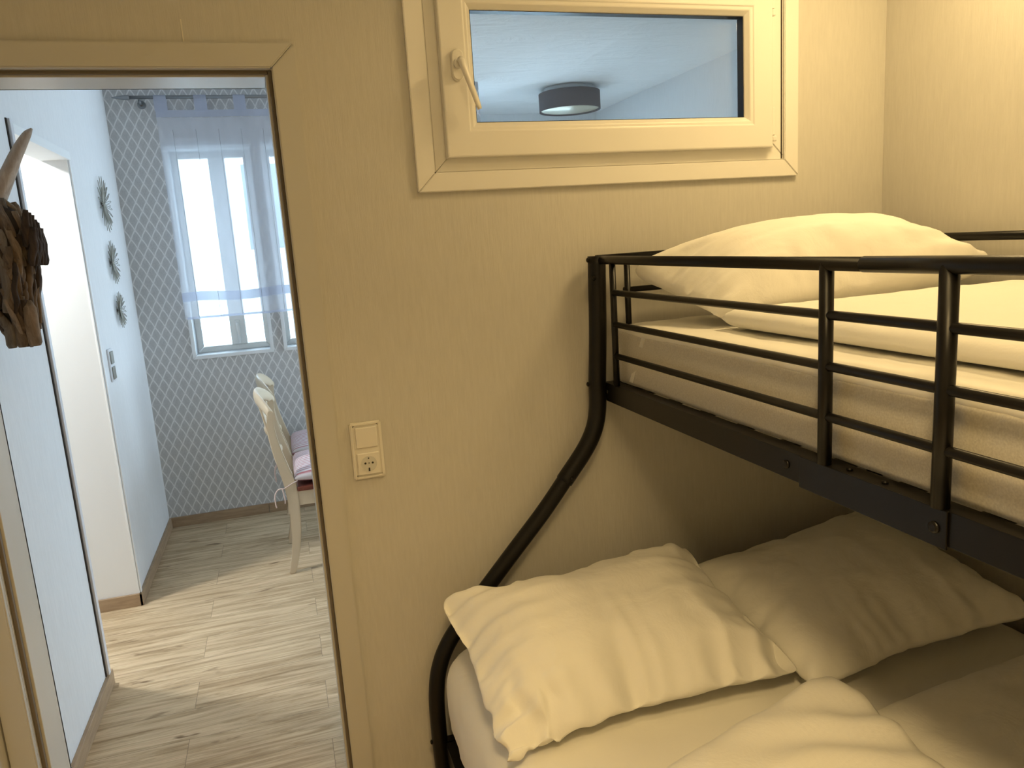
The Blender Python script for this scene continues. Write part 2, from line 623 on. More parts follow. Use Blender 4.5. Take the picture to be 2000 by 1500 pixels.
# rounded far-left corner is plain; far wall with two windows
WA, WB_ = (-0.505, -0.073), (0.008, 0.44)
WZa, WZb = 1.005, 2.185
FD = 0.30
lst = [(HL - 0.1, WA[0], FY, FY + FD, 0, CZ), (WA[1], WB_[0], FY, FY + FD, WZa, WZb), (WB_[1], 1.325, FY, FY + FD, 0, CZ),
       (WA[0], WB_[1], FY, FY + FD, 0, WZa), (WA[0], WB_[1], FY, FY + FD, WZb, CZ)]
bm = bmesh.new()
for b in lst:
    box(bm, *b)
wf = obj('wall_far', bm, M_dia)
wf.data.materials.append(M_white)
for p in wf.data.polygons:      # window reveals and the recess side are white
    if abs(p.normal.y) < 0.5:
        p.material_index = 1
struct(wf)
struct(boxes('wall_recess', [(1.325 - 0.1, 1.325, FY + FD + 0.0005, FY2, 0, CZ)], M_hall))
struct(boxes('wall_deep', [(1.225, 1.55, FY2, FY2 + 0.15, 0, CZ), (2.5, HR + 0.1, FY2, FY2 + 0.15, 0, CZ),
                           (1.55, 2.5, FY2, FY2 + 0.15, 0, 0.5), (1.55, 2.5, FY2, FY2 + 0.15, 2.2, CZ)], M_hall))
struct(boxes('wall_far_right', [(HR, HR + 0.1, T + 0.0005, 1.7, 0, CZ), (HR, HR + 0.1, 3.2, FY2 - 0.0005, 0, CZ), (HR, HR + 0.1, 1.7, 3.2, 0, 0.06), (HR, HR + 0.1, 1.7, 3.2, 2.06, CZ)], M_hall))
_w = thing('added_window', None, None, (HR, 2.0, 0.06))  # unseen window, added to bring more daylight into the dining room
_w['kind'] = 'structure'
boxes('frame', [(HR + 0.02, HR + 0.08, y, y + 0.07, 0.061, 2.059) for y in (1.701, 2.415, 3.129)] + [(HR + 0.02, HR + 0.08, 1.7715, 3.1285, z, z + 0.07) for z in (0.061, 1.989)], M_upvc, _w)
boxes('glass_pane', [(HR + 0.048, HR + 0.052, 1.772, 3.128, 0.132, 1.988)], M_glass, _w)

# skirting boards
BH, BT = 0.06, 0.014
struct(boxes('baseboard_left', [(HL, HL + BT, T + 0.02, 1.03, 0, BH)], M_skirt, bev=0.002))
struct(boxes('baseboard_corridor', [(-2.5, HL + BT - 0.0005, OY1 - BT, OY1 - 0.0005, 0, BH)], M_skirt, bev=0.002))
struct(boxes('baseboard_far_left', [(HL, HL + BT, OY1 - BT, FY - BT - 0.0005, 0, BH)], M_skirt, bev=0.002))
struct(boxes('baseboard_far', [(HL, -0.207, FY - BT, FY, 0, BH), (-0.205, 1.30, FY - BT, FY, 0, BH)], M_skirt, bev=0.001))

# passage trim in the left wall
tr = thing('trim_1', None, None, (HL, 1.35, 0))
tr['kind'] = 'structure'
boxes('near_casing', [(HL - 0.10, HL + 0.012, OY0 - 0.004, OY0 + 0.022, 0.0, OZ + 0.045)], M_wtrim, tr, bev=0.002)
boxes('joint', [(HL - 0.001, HL + 0.004, OY0 - 0.014, OY0 - 0.0045, BH, OZ + 0.045)], M_gap, tr)
boxes('head_casing', [(HL - 0.10, HL + 0.012, OY0 + 0.0225, OY1 + 0.018, OZ, OZ + 0.035)], M_white, tr, bev=0.002)
boxes('far_casing', [(HL + 0.0035, HL + 0.010, OY1 + 0.002, OY1 + 0.022, BH, OZ - 0.0005)], M_white, tr, bev=0.002)

# ------------------------------------------------------------------ door frame
d = thing('door_1', None, None, (-0.32, 0, 0))
d['kind'] = 'structure'
CW = 0.056
ox0, ox1, oz = DX0 - 0.015, DX1 + 0.015, DZ + 0.012   # rebate
bm = bmesh.new()
frame_mitre(bm, ox0 - CW, ox1 + CW, -0.3, oz + CW, CW, -0.014, 0.003, 0.003, 'LRT')
bmesh.ops.bisect_plane(bm, geom=list(bm.verts) + list(bm.edges) + list(bm.faces), plane_co=(0, 0, 0), plane_no=(0, 0, -1), clear_outer=True)
obj('casing', bm, M_frame, d)
# far side casing
bm = bmesh.new()
frame_mitre(bm, DX0 - CW, DX1 + CW, -0.3, DZ + CW, CW, T - 0.001, T + 0.012, 0.003, 'LRT')
bmesh.ops.bisect_plane(bm, geom=list(bm.verts) + list(bm.edges) + list(bm.faces), plane_co=(0, 0, 0), plane_no=(0, 0, -1), clear_outer=True)
obj('far_casing', bm, M_frame, d)
boxes('jamb', [(DX0 - 0.024, DX0, 0.026, T + 0.01, 0, DZ + 0.02), (DX1, DX1 + 0.024, 0.026, T + 0.01, 0, DZ + 0.02),
               (DX0, DX1, 0.026, T + 0.01, DZ, DZ + 0.02)], M_frame, d, bev=0.0015)
boxes('rebate', [(DX0 - 0.024, ox0, 0.003, 0.026, 0, oz + 0.01), (ox1, DX1 + 0.024, 0.003, 0.026, 0, oz + 0.01),
                 (ox0, ox1, 0.003, 0.026, oz, oz + 0.008)], M_frame, d)
boxes('seal', [(ox0, ox0 + 0.009, 0.013, 0.026, 0, oz), (ox1 - 0.009, ox1, 0.013, 0.026, 0, oz),
               (ox0 + 0.009, ox1 - 0.009, 0.013, 0.026, oz - 0.008, oz)], M_seal, d, bev=0.002)
o = boxes('strike_plate', [(ox1 - 0.0025, ox1 + 0.001, -0.008, 0.0125, 0.915, 1.085)], mat('dark_strike_metal', (0.10, 0.09, 0.07), 0.35, 0.8), d)
bm = bmesh.new()
boxes('strike_slot', [(ox1 - 0.0035, ox1 + 0.001, -0.002, 0.009, 0.955, 1.045)], M_gap, o)

# ------------------------------------------------------------------ interior window
w = thing('window_1', None, None, (0.94, 0, 1.7))
w['kind'] = 'structure'
bm = bmesh.new()
frame_mitre(bm, 0.3665, 1.497, 1.686, 2.285, 0.047, -0.013, 0.002, 0.002)
obj('window_trim', bm, M_upvc, w)
bm = bmesh.new()
frame_mitre(bm, WX0 + 0.0005, WX1 - 0.0005, WZ0 + 0.0005, WZ1 - 0.0005, 0.06, -0.004, 0.07, 0.002)
obj('frame', bm, M_upvc, w)
boxes('joint', [(1.443, 1.4465, -0.0055, -0.0042, 1.737, 2.24)], M_gap, w)
SX0, SX1, SZ0, SZ1 = 0.446, 1.399, 1.767, 2.2045
GX0, GX1, GZ0, GZ1 = 0.531, 1.314, 1.852, 2.1195
bm = bmesh.new()
# face, then the glazing bead sloping in to the glass
frame_ring(bm, SX0, SX1, SZ0, SZ1, [(0.0, -0.006), (0.0, -0.026), (0.0012, -0.029), (0.004, -0.030), (0.060, -0.0305), (0.0625, -0.030), (0.064, -0.0285),
                                    (0.0655, -0.0280), (0.0715, -0.0275), (0.074, -0.0262), (0.0838, -0.0160), (0.0850, -0.0135), (0.0850, 0.010), (0.060, 0.010), (0.060, -0.006)])
sash = obj('sash', bm, M_upvc, w)
bm = bmesh.new()
# black spacer between the panes
frame_mitre(bm, GX0, GX1, GZ0, GZ1, 0.0015, -0.0130, 0.014, 0)
obj('black_spacer', bm, M_black, sash)
boxes('glass_pane', [(GX0, GX1, 0.0145, 0.0175, GZ0, GZ1)], M_glass, sash)
# handle
hx, hz = 0.486, 1.985
hd = None
bm = bmesh.new()
pts = []
b2 = bmesh.new()
prof = []
for k in range(28):
    a = 2 * PI * k / 28
    x = 0.016 * math.cos(a)
    z = 0.016 * math.sin(a) + (0.021 if math.sin(a) > 0 else -0.021)
    prof.append((x, z))
lo = [b2.verts.new((hx + x, -0.0305, hz + z)) for x, z in prof]
mi = [b2.verts.new((hx + x, -0.039, hz + z)) for x, z in prof]
hi = [b2.verts.new((hx + x * 0.82, -0.0425, hz + z * 0.93)) for x, z in prof]
for A, B in ((lo, mi), (mi, hi)):
    for k in range(28):
        b2.faces.new((A[k], A[(k + 1) % 28], B[(k + 1) % 28], B[k])).smooth = True
b2.faces.new(hi)
merge(bm, b2)
hd = obj('handle', bm, M_upvc, sash)
bm = bmesh.new()
tube(bm, [(hx, -0.040, hz + 0.002), (hx, -0.060, hz + 0.002)], 0.012, 18)
dirx, dirz = 0.036, -0.112
pp = [(hx - 0.001, -0.066, hz + 0.008)]
for i in range(9):
    t = i / 8
    pp.append((hx + 0.004 + dirx * t ** 1.15, -0.070 - 0.004 * math.sin(t * PI), hz + 0.002 + dirz * t))
tube(bm, pp, [0.0105, 0.0135, 0.0125, 0.0115, 0.011, 0.0105, 0.010, 0.0095, 0.009, 0.0075], 16, flat=(1.0, 0.7))
obj('lever', bm, M_upvc, hd)
# hinge covers on the right of the sash
for z0, z1 in ((1.790, 1.862), (2.150, 2.215)):
    bm = bmesh.new()
    if z0 < 1.9:
        box(bm, SX1 + 0.0005, SX1 + 0.010, -0.026, -0.012, 1.800, 1.877, bev=0.002)
        box(bm, SX1 + 0.0005, SX1 + 0.0135, -0.030, -0.010, 1.783, 1.7985, bev=0.003)
    else:
        box(bm, SX1 + 0.0005, SX1 + 0.010, -0.026, -0.012, 2.138, 2.205, bev=0.002)
        box(bm, SX1 + 0.0005, SX1 + 0.0125, -0.028, -0.010, 2.119, 2.1365, bev=0.003)
    obj('hinge', bm, M_upvc, w)

# ------------------------------------------------------------------ far windows, deep in their reveals
def far_window(x0, x1, name):
    w = thing(name, None, None, ((x0 + x1) / 2, FY, WZa))
    w['kind'] = 'structure'
    bm = bmesh.new()
    frame_mitre(bm, x0 - 0.012, x1 + 0.012, WZa - 0.012, WZb + 0.012, 0.02, FY - 0.010, FY + 0.004, 0.002)
    obj('edge_trim', bm, M_white, w)
    y0 = FY + 0.20
    bm = bmesh.new()
    frame_mitre(bm, x0 + 0.0005, x1 - 0.0005, WZa + 0.0005, WZb - 0.0005, 0.035, y0, y0 + 0.06, 0.003)
    obj('frame', bm, M_upvc, w)
    xm = (x0 + x1) / 2 + 0.03
    boxes('mullion', [(xm - 0.045, xm + 0.045, y0 - 0.015, y0 + 0.055, WZa + 0.036, WZb - 0.036)], M_upvc, w, bev=0.003)
    bm = bmesh.new()
    box(bm, xm - 0.014, xm + 0.014, y0 - 0.024, y0 - 0.0155, 1.115, 1.19, bev=0.003)
    tube(bm, [(xm, y0 - 0.02, 1.165), (xm, y0 - 0.05, 1.165), (xm + 0.002, y0 - 0.055, 1.15), (xm + 0.004, y0 - 0.055, 1.05)], 0.009, 12)
    obj('handle', bm, M_upvc, w)
    boxes('glass_pane', [(x0 + 0.0355, xm - 0.0455, y0 + 0.025, y0 + 0.03, WZa + 0.0355, WZb - 0.0355),
                         (xm + 0.0455, x1 - 0.0355, y0 + 0.025, y0 + 0.03, WZa + 0.0355, WZb - 0.0355)], M_glass, w)


far_window(*WA, 'window_2')
far_window(*WB_, 'window_3')
w = thing('window_4', None, None, (2.02, FY2, 0.5))
w['kind'] = 'structure'
bm = bmesh.new()
frame_mitre(bm, 1.551, 2.499, 0.501, 2.199, 0.06, FY2 + 0.05, FY2 + 0.11, 0.003)
obj('frame', bm, M_upvc, w)
boxes('glass_pane', [(1.6115, 2.4385, FY2 + 0.08, FY2 + 0.085, 0.5615, 2.1385)], M_glass, w)

# building across the street and the pavement
bd = thing('apartment_building', 'pale apartment facade seen overexposed through the curtained windows', 'building', (0, 9.0, -3))
BY = 9.0
boxes('wall', [(-7, 8, BY, BY + 1.0, -3.0, 3.6)], M_facade, bd)
for i in range(7):
    for zz in (-1.6, 1.6):
        x = -5.6 + i * 1.75
        f = boxes('window', [(x, x + 0.75, BY - 0.04, BY - 0.001, zz, zz + 1.25)], M_upvc, bd)
        boxes('pane', [(x + 0.07, x + 0.68, BY - 0.055, BY - 0.041, zz + 0.07, zz + 1.18)], M_fwin, f)
boxes('ledge', [(-7, 8, BY - 0.35, BY - 0.001, 0.75, 0.95)], M_facade, bd)
_p = boxes('pavement', [(-12, 14, FY2 + 0.3, BY + 1, -3.2, -3.0)], M_street)
tag(_p, None, None, kind='structure')

# ------------------------------------------------------------------ bunk bed
bed = thing('bunk_bed', 'black tubular metal bunk bed, narrow upper bunk over a wide lower one', 'bunk bed', (1.05, -1.05, 0))
PX, PY = 0.826, -0.050          # upper left post at the head
def smooth_path(ctrl, n=10):
    out = []
    P = [Vector(c) for c in ctrl]
    P = [P[0] * 2 - P[1]] + P + [P[-1] * 2 - P[-2]]
    for i in range(1, len(P) - 2):
        for k in range(n):
            t = k / n
            a, b, c, e = P[i - 1], P[i], P[i + 1], P[i + 2]
            out.append(0.5 * ((2 * b) + (-a + c) * t + (2 * a - 5 * b + 4 * c - e) * t * t + (-a + 3 * b - 3 * c + e) * t ** 3))
    out.append(P[-2])
    return out


def left_post(py, name='post'):
    bm = bmesh.new()
    ctrl = [(0.828, 1.497), (0.822, 1.30), (0.814, 1.16), (0.811, 1.08), (0.797, 1.02), (0.764, 0.962), (0.700, 0.884)]
    path = smooth_path([(x, py, z) for x, z in ctrl], 8)
    tube(bm, path, 0.0245, 24)
    o = obj(name, bm, M_metal, bed)
    bm = bmesh.new()
    ctrl = [(0.716, 0.904), (0.634, 0.806), (0.530, 0.695), (0.425, 0.582), (0.345, 0.490), (0.306, 0.415), (0.290, 0.33), (0.287, 0.22), (0.289, 0.12), (0.292, 0.0)]
    path = smooth_path([(x, py, z) for x, z in ctrl], 8)
    tube(bm, path, 0.0222, 24)
    obj('curved_leg', bm, M_metal, bed)
    return o


def bolt(bm, p, ax='Y', r=0.0065):
    x, y, z = p
    if ax == 'Y':
        lathe(bm, [(r, 0.0), (r, -0.002), (r * 0.6, -0.0042)], (x, y, z), 14, 'Y')
    else:
        lathe(bm, [(r, 0.0), (r, -0.002), (r * 0.6, -0.0042)], (x, y, z), 14, 'X')


YF = -2.06
for py in (PY, YF):
    left_post(py)
    bm = bmesh.new()
    tube(bm, [(1.765, py, 0.0), (1.765, py, 1.50)], 0.0245, 24)
    obj('post', bm, M_metal, bed)
for p_, ax_, r_ in (((0.715, PY - 0.0245, 0.895), 'Y', 0.0065), ((0.805, PY - 0.0245, 1.44), 'Y', 0.0065), ((PX - 0.0235, PY, 1.488), 'X', 0.0065),
                    ((0.7865, PY, 1.15), 'X', 0.0065), ((0.2645, PY, 0.19), 'X', 0.0065), ((0.8325, -0.845, 1.127), 'X', 0.008),
                    ((0.8285, -1.17, 1.124), 'X', 0.009), ((0.8325, -0.075, 1.128), 'X', 0.006)):
    bm = bmesh.new()
    bolt(bm, p_, ax_, r_)
    obj('bolt', bm, M_metal, bed)

GX = 0.835
# left guard rail
def guard(gx, left):
    bm = bmesh.new()
    tube(bm, [(gx - 0.004, PY, 1.486), (gx, -0.12, 1.486), (gx, -1.02, 1.483)], 0.0112, 20)
    tube(bm, [(gx, -1.0205, 1.483), (gx, -1.2, 1.4835), (gx, YF, 1.486)], 0.0122, 20)
    g = obj('guard_rail', bm, M_metal, bed)
    for y, r in ((-0.132, 0.0085), (-0.94, 0.0115), (-1.172, 0.0125), (-1.98, 0.0085)):
        if not left and y in (-0.94,):
            continue
        bm = bmesh.new()
        tube(bm, [(gx, y, 1.484), (gx, y, 1.153)], r, 16)
        obj('upright', bm, M_metal, g)
    for z in (1.402, 1.3185, 1.2345):
        bm = bmesh.new()
        tube(bm, [(gx, -0.132, z), (gx, -1.98, z)], 0.0078, 14)
        obj('bar', bm, M_metal, g)
    return g


guard(GX, True)
guard(1.755, False)


def side_rail(x, s):
    bm = bmesh.new()
    box(bm, x - 0.0025, x + 0.0025, YF, PY - 0.015, 1.101, 1.152, bev=0.0012)
    box(bm, min(x, x + s * 0.022), max(x, x + s * 0.034), YF, PY - 0.02, 1.147, 1.152, bev=0.001)
    if s > 0:
        box(bm, x - 0.0065, x - 0.0026, -1.19, -0.883, 1.0965, 1.1525, bev=0.0012)
        for y in (-0.985, -1.06):
            lathe(bm, [(0.005, 0.0), (0.005, 0.003), (0.003, 0.0045)], (x + 0.012, y, 1.152), 12)
    obj('side_rail', bm, M_metal, bed)


side_rail(GX, 1)
side_rail(1.755, -1)
# head and foot ends
for py in (PY, YF):
    bm = bmesh.new()
    tube(bm, [(PX, py, 1.4885), (1.765, py, 1.4885)], 0.0112, 18)
    hb = obj('headboard' if py > -1 else 'footboard', bm, M_metal, bed)
    bm = bmesh.new()
    tube(bm, [(0.905, py, 1.400), (1.70, py, 1.400)], 0.0078, 14)
    obj('bar', bm, M_metal, hb)
    for x in (0.916, 1.3, 1.69):
        bm = bmesh.new()
        tube(bm, [(x, py, 1.486), (x, py, 1.13)], 0.0085, 14)
        obj('upright', bm, M_metal, hb)
    bm = bmesh.new()
    box(bm, 0.83, 1.765, py - 0.012, py + 0.012, 1.101, 1.150, bev=0.002)
    obj('end_rail', bm, M_metal, bed)
# wire base of the upper bunk
bm = bmesh.new()
for k in range(13):
    y = -0.20 - k * 0.145
    box(bm, GX + 0.004, 1.7505, y - 0.02, y + 0.02, 1.139, 1.146, bev=0.001)
obj('slat_base', bm, M_metal, bed)
# lower frame
for xa in (0.300, 1.75):
    boxes('lower_side_rail', [(xa, xa + 0.03, YF, PY - 0.02, 0.13, 0.19)], M_metal, bed, bev=0.002)
for py in (PY, YF):
    boxes('lower_end_rail', [(0.29, 1.765, py - 0.012, py + 0.012, 0.13, 0.19)], M_metal, bed, bev=0.002)
bm = bmesh.new()
for k in range(13):
    y = -0.16 - k * 0.15
    box(bm, 0.3305, 1.7495, y - 0.03, y + 0.03, 0.172, 0.186, bev=0.002)
obj('lower_slats', bm, M_metal, bed)


# ------------------------------------------------------------------ soft things
def fbm(p, s, seed=0.0, oct=4):
    return noise.fractal(Vector(p) * s + Vector((seed, seed * 1.7, -seed)), 0.9, 2.1, oct)


def rounded_block(name, x0, x1, y0, y1, z0, z1, r, m, bulge=0.0, res=0.03, wr=0.002, seed=1.0, parent=None, topmat=None, leftbulge=0.0):
    """mattress-like block: rounded box surface made from a projected grid"""
    bm = bmesh.new()
    nx, ny, nz = int((x1 - x0) / res), int((y1 - y0) / res), max(4, int((z1 - z0) / (res * 0.6)))
    bmesh.ops.create_cube(bm, size=1)
    bm.free()
    bm = bmesh.new()
    cx, cy, cz = (x0 + x1) / 2, (y0 + y1) / 2, (z0 + z1) / 2
    hx, hy, hz = (x1 - x0) / 2, (y1 - y0) / 2, (z1 - z0) / 2
    cache = {}

    def V(i, j, k):
        key = (i, j, k)
        if key in cache:
            return cache[key]
        p = Vector((-hx + 2 * hx * i / nx, -hy + 2 * hy * j / ny, -hz + 2 * hz * k / nz))
        q = Vector((max(-hx + r, min(hx - r, p.x)), max(-hy + r, min(hy - r, p.y)), max(-hz + r, min(hz - r, p.z))))
        dlt = p - q
        if dlt.length > 1e-9:
            # round the edges
            n_ = dlt.normalized()
            p = q + n_ * r
        else:
            n_ = Vector((0, 0, 1 if p.z > 0 else -1))
        w3 = Vector((cx, cy, cz)) + p
        if bulge:
            f = math.cos(PI / 2 * max(-1, min(1, p.z / hz)))
            if abs(n_.x) > 0.3:
                w3.x += math.copysign(bulge, p.x) * f
        if leftbulge and p.x < 0 and abs(p.x + hx) < r * 1.2:
            f = math.cos(PI / 2 * max(-1, min(1, (p.z) / hz))) ** 0.8
            w3.x -= leftbulge * f
        dsp = fbm(w3, 6, seed) * wr + fbm(w3, 17, seed + 4) * wr * 0.5
        w3 += n_ * dsp
        v = bm.verts.new(w3)
        cache[key] = v
        return v

    def face(a, b, c, e):
        f = bm.faces.new((V(*a), V(*b), V(*c), V(*e)))
        f.smooth = True
    for i in range(nx):
        for j in range(ny):
            for k in (0, nz):
                face((i, j, k), (i + 1, j, k), (i + 1, j + 1, k), (i, j + 1, k))
    for i in range(nx):
        for k in range(nz):
            for j in (0, ny):
                face((i, j, k), (i + 1, j, k), (i + 1, j, k + 1), (i, j, k + 1))
    for j in range(ny):
        for k in range(nz):
            for i in (0, nx):
                face((i, j, k), (i, j + 1, k), (i, j + 1, k + 1), (i, j, k + 1))
    return obj(name, bm, m, parent)


mu = thing('mattress', 'narrow white mattress lying on the upper bunk inside the guard rails', 'mattress', (1.3, -1.0, 1.153))
rounded_block('core', 0.8635, 1.735, -1.98, -0.078, 1.1525, 1.301, 0.010, M_matt, 0.004, 0.022, 0.0012, 3, mu)
sh = rounded_block('fitted_sheet', 0.862, 1.739, -1.984, -0.074, 1.286, 1.312, 0.0125, M_sheet, 0.0, 0.02, 0.0035, 7, mu)
bm = bmesh.new()
for (ya, za, yb, zb) in ((-0.245, 1.292, -0.165, 1.165),):
    n_ = 10
    vsA = []
    for i in range(n_ + 1):
        t = i / n_
        y = ya + (yb - ya) * t
        z = za + (zb - za) * t
        vsA.append((bm.verts.new((0.8605, y - 0.010, z)), bm.verts.new((0.8605, y + 0.010, z)),
                    bm.verts.new((0.8640, y - 0.010, z)), bm.verts.new((0.8640, y + 0.010, z))))
    for i in range(n_):
        a, b = vsA[i], vsA[i + 1]
        bm.faces.new((a[0], a[1], b[1], b[0]))
        bm.faces.new((a[2], a[3], b[3], b[2]))
        bm.faces.new((a[0], a[2], b[2], b[0]))
        bm.faces.new((a[1], a[3], b[3], b[1]))
obj('corner_band', bm, M_band, mu)

ml = rounded_block('mattress', 0.335, 1.735, -1.99, -0.085, 0.188, 0.50, 0.07, M_sheet, 0.0, 0.03, 0.006, 11, leftbulge=0.035)
tag(ml, 'wide mattress under a white sheet on the lower bunk', 'mattress')


# pillow cover: two cloth sheets sewn round the edge and inflated
def inflate(sx, sy, nx, ny, pressure, frames, seed):
    random.seed(seed)
    bm = bmesh.new()
    idx = {}
    for s in (1, -1):
        for i in range(nx + 1):
            for j in range(ny + 1):
                edge = i in (0, nx) or j in (0, ny)
                key = (i, j, 0 if edge else s)
                if key in idx:
                    continue
                x = (-0.5 + i / nx) * sx
                y = (-0.5 + j / ny) * sy
                z = 0 if edge else s * (0.012 + random.uniform(0, 0.004))
                idx[key] = bm.verts.new((x, y, z))
    for s in (1, -1):
        for i in range(nx):
            for j in range(ny):
                ks = []
                for a, b in ((i, j), (i + 1, j), (i + 1, j + 1), (i, j + 1)):
                    e = a in (0, nx) or b in (0, ny)
                    ks.append(idx[(a, b, 0 if e else s)])
                if s < 0:
                    ks.reverse()
                try:
                    bm.faces.new(ks)
                except ValueError:
                    pass
    bm.verts.index_update()
    prm = {v.index: [v.co.x / sx + 0.5, v.co.y / sy + 0.5] for v in bm.verts}
    me = bpy.data.meshes.new('tmp')
    bm.to_mesh(me)
    bm.free()
    o = bpy.data.objects.new('tmp', me)
    COL.objects.link(o)
    md = o.modifiers.new('Cloth', 'CLOTH')
    st = md.settings
    st.quality = 5
    st.mass = 0.25
    st.tension_stiffness = 15
    st.compression_stiffness = 12
    st.shear_stiffness = 5
    st.bending_stiffness = 0.05
    st.air_damping = 2
    st.use_pressure = True
    st.uniform_pressure_force = pressure
    st.shrink_min = -0.06
    st.effector_weights.gravity = 0
    md.collision_settings.use_collision = False
    md.point_cache.frame_start = 1
    md.point_cache.frame_end = frames + 5
    for f in range(1, frames + 1):
        S.frame_set(f)
    dg = bpy.context.evaluated_depsgraph_get()
    ev = o.evaluated_get(dg)
    em = ev.to_mesh()
    co = np.array([list(v.co) + prm[v.index] for v in em.vertices])
    polys = [tuple(p.vertices) for p in em.polygons]
    ev.to_mesh_clear()
    bpy.data.objects.remove(o, do_unlink=True)
    S.frame_set(1)
    return co, polys


PIL = inflate(0.80, 0.62, 56, 44, 2.4, 26, 5)


def pillow(name, corners, up, down, floor_z, label, seed, group=None, sag=0.0, amp=0.006, clampy=-0.078, flipx=False, fn=None, pleat=0.05):
    """corners TL,TR,BR,BL in 3-D; the inflated cover is laid between them"""
    co, polys = PIL
    TL, TR, BR, BL = [Vector(c) for c in corners]
    n_ = (BL - TL).cross(TR - TL)
    n_ = ((BR - BL) + (TR - TL)).cross((TL - BL) + (TR - BR)).normalized()
    if n_.z < 0:
        n_ = -n_
    mx, mn = co.max(0), co.min(0)
    zmax = co[:, 2].max()
    bm = bmesh.new()
    vv = []
    for c in co:
        u = 0.30 * (c[0] - mn[0]) / (mx[0] - mn[0]) + 0.70 * c[3]
        v = 0.30 * (c[1] - mn[1]) / (mx[1] - mn[1]) + 0.70 * c[4]
        # blunt the corners a little
        cu_, cv_ = 2 * u - 1, 2 * v - 1
        k_ = 1 - 0.075 * (abs(cu_) * abs(cv_)) ** 6
        u, v = 0.5 + cu_ * k_ / 2, 0.5 + cv_ * k_ / 2
        if flipx:
            u = 1 - u
        w_ = c[2] / zmax
        w_ = math.copysign(abs(w_) ** 0.78, w_)
        base = TL.lerp(TR, u).lerp(BL.lerp(BR, u), 1 - v)
        h = up * w_ if w_ > 0 else down * w_
        p = base + n_ * h
        ez = (4 * u * (1 - u)) ** 0.35 * (4 * v * (1 - v)) ** 0.35
        if w_ > 0:
            # soft creases running in from the seams
            q = Vector((u * 0.8, v * 0.6, seed))
            cr = noise.fractal(Vector((q.x * 9 + 1.2 * noise.noise(q * 3), q.y * 3.2, seed)), 1.0, 2, 3)
            cr2 = noise.fractal(Vector((q.x * 3 + seed, q.y * 4, seed * 2)), 1.0, 2, 3)
            p += n_ * (amp * cr * (0.35 + 0.65 * (1 - ez)) + amp * 1.2 * cr2 * ez)
            wob = 0.8 * noise.noise(Vector((u * 4, v * 4, seed)))
            pl = (abs(noise.noise(Vector((seed, v * 11 + wob, 0.3)))) * math.exp(-u / 0.16) * min(1, u / 0.03)
                  + abs(noise.noise(Vector((seed + 5, v * 10 + wob, 0.3)))) * math.exp(-(1 - u) / 0.16) * min(1, (1 - u) / 0.03)
                  + abs(noise.noise(Vector((seed + 9, u * 11 + wob, 0.3)))) * math.exp(-v / 0.20) * min(1, v / 0.03)
                  + abs(noise.noise(Vector((seed + 2, u * 9 + wob, 0.3)))) * math.exp(-(1 - v) / 0.10) * min(1, (1 - v) / 0.03))
            p -= n_ * pl * pleat
        if fn:
            p = fn(u, v, w_, p)
        p.z = max(p.z, floor_z + 0.0005 * (1 + u))
        p.y = min(p.y, clampy)
        vv.append(bm.verts.new(p))
    for f in polys:
        try:
            bm.faces.new([vv[i] for i in f]).smooth = True
        except ValueError:
            pass
    o = obj(name, bm, M_cotton)
    sub = o.modifiers.new('Subdivision', 'SUBSURF')
    sub.levels = 1
    sub.render_levels = 1
    tag(o, label, 'pillow', group)
    return o


pillow('pillow', [(0.878, -0.095, 1.462), (1.735, -0.14, 1.475), (1.778, -0.465, 1.418), (0.985, -0.385, 1.345)], 0.142, 0.10, 1.3165,
       'plump white pillow at the head of the upper bunk', 3.1)
pillow('pillow', [(0.295, -0.10, 0.645), (1.045, -0.09, 0.668), (1.04, -0.660, 0.565), (0.312, -0.640, 0.540)], 0.110, 0.10, 0.5065,
       'lit white pillow on the lower bunk, beside the curved bed leg', 8.3, amp=0.009, pleat=0.085,
       fn=lambda u, v, w_, p: p + Vector((noise.noise(p * 22), noise.noise(p * 22 + Vector((5, 5, 5))), noise.noise(p * 24 + Vector((9, 1, 4))))) * (0.028 * math.exp(-((u - 0.05) / 0.16) ** 2 - ((v - 0.04) / 0.22) ** 2) + 0.010 * math.exp(-((u - 0.97) / 0.1) ** 2 - ((v - 0.06) / 0.2) ** 2)))
pillow('pillow', [(1.005, -0.10, 0.580), (1.70, -0.10, 0.67), (1.70, -0.69, 0.575), (1.015, -0.695, 0.540)], 0.105, 0.10, 0.5065,
       'shaded white pillow on the lower bunk, against the right wall', 2.9, amp=0.007, pleat=0.03)


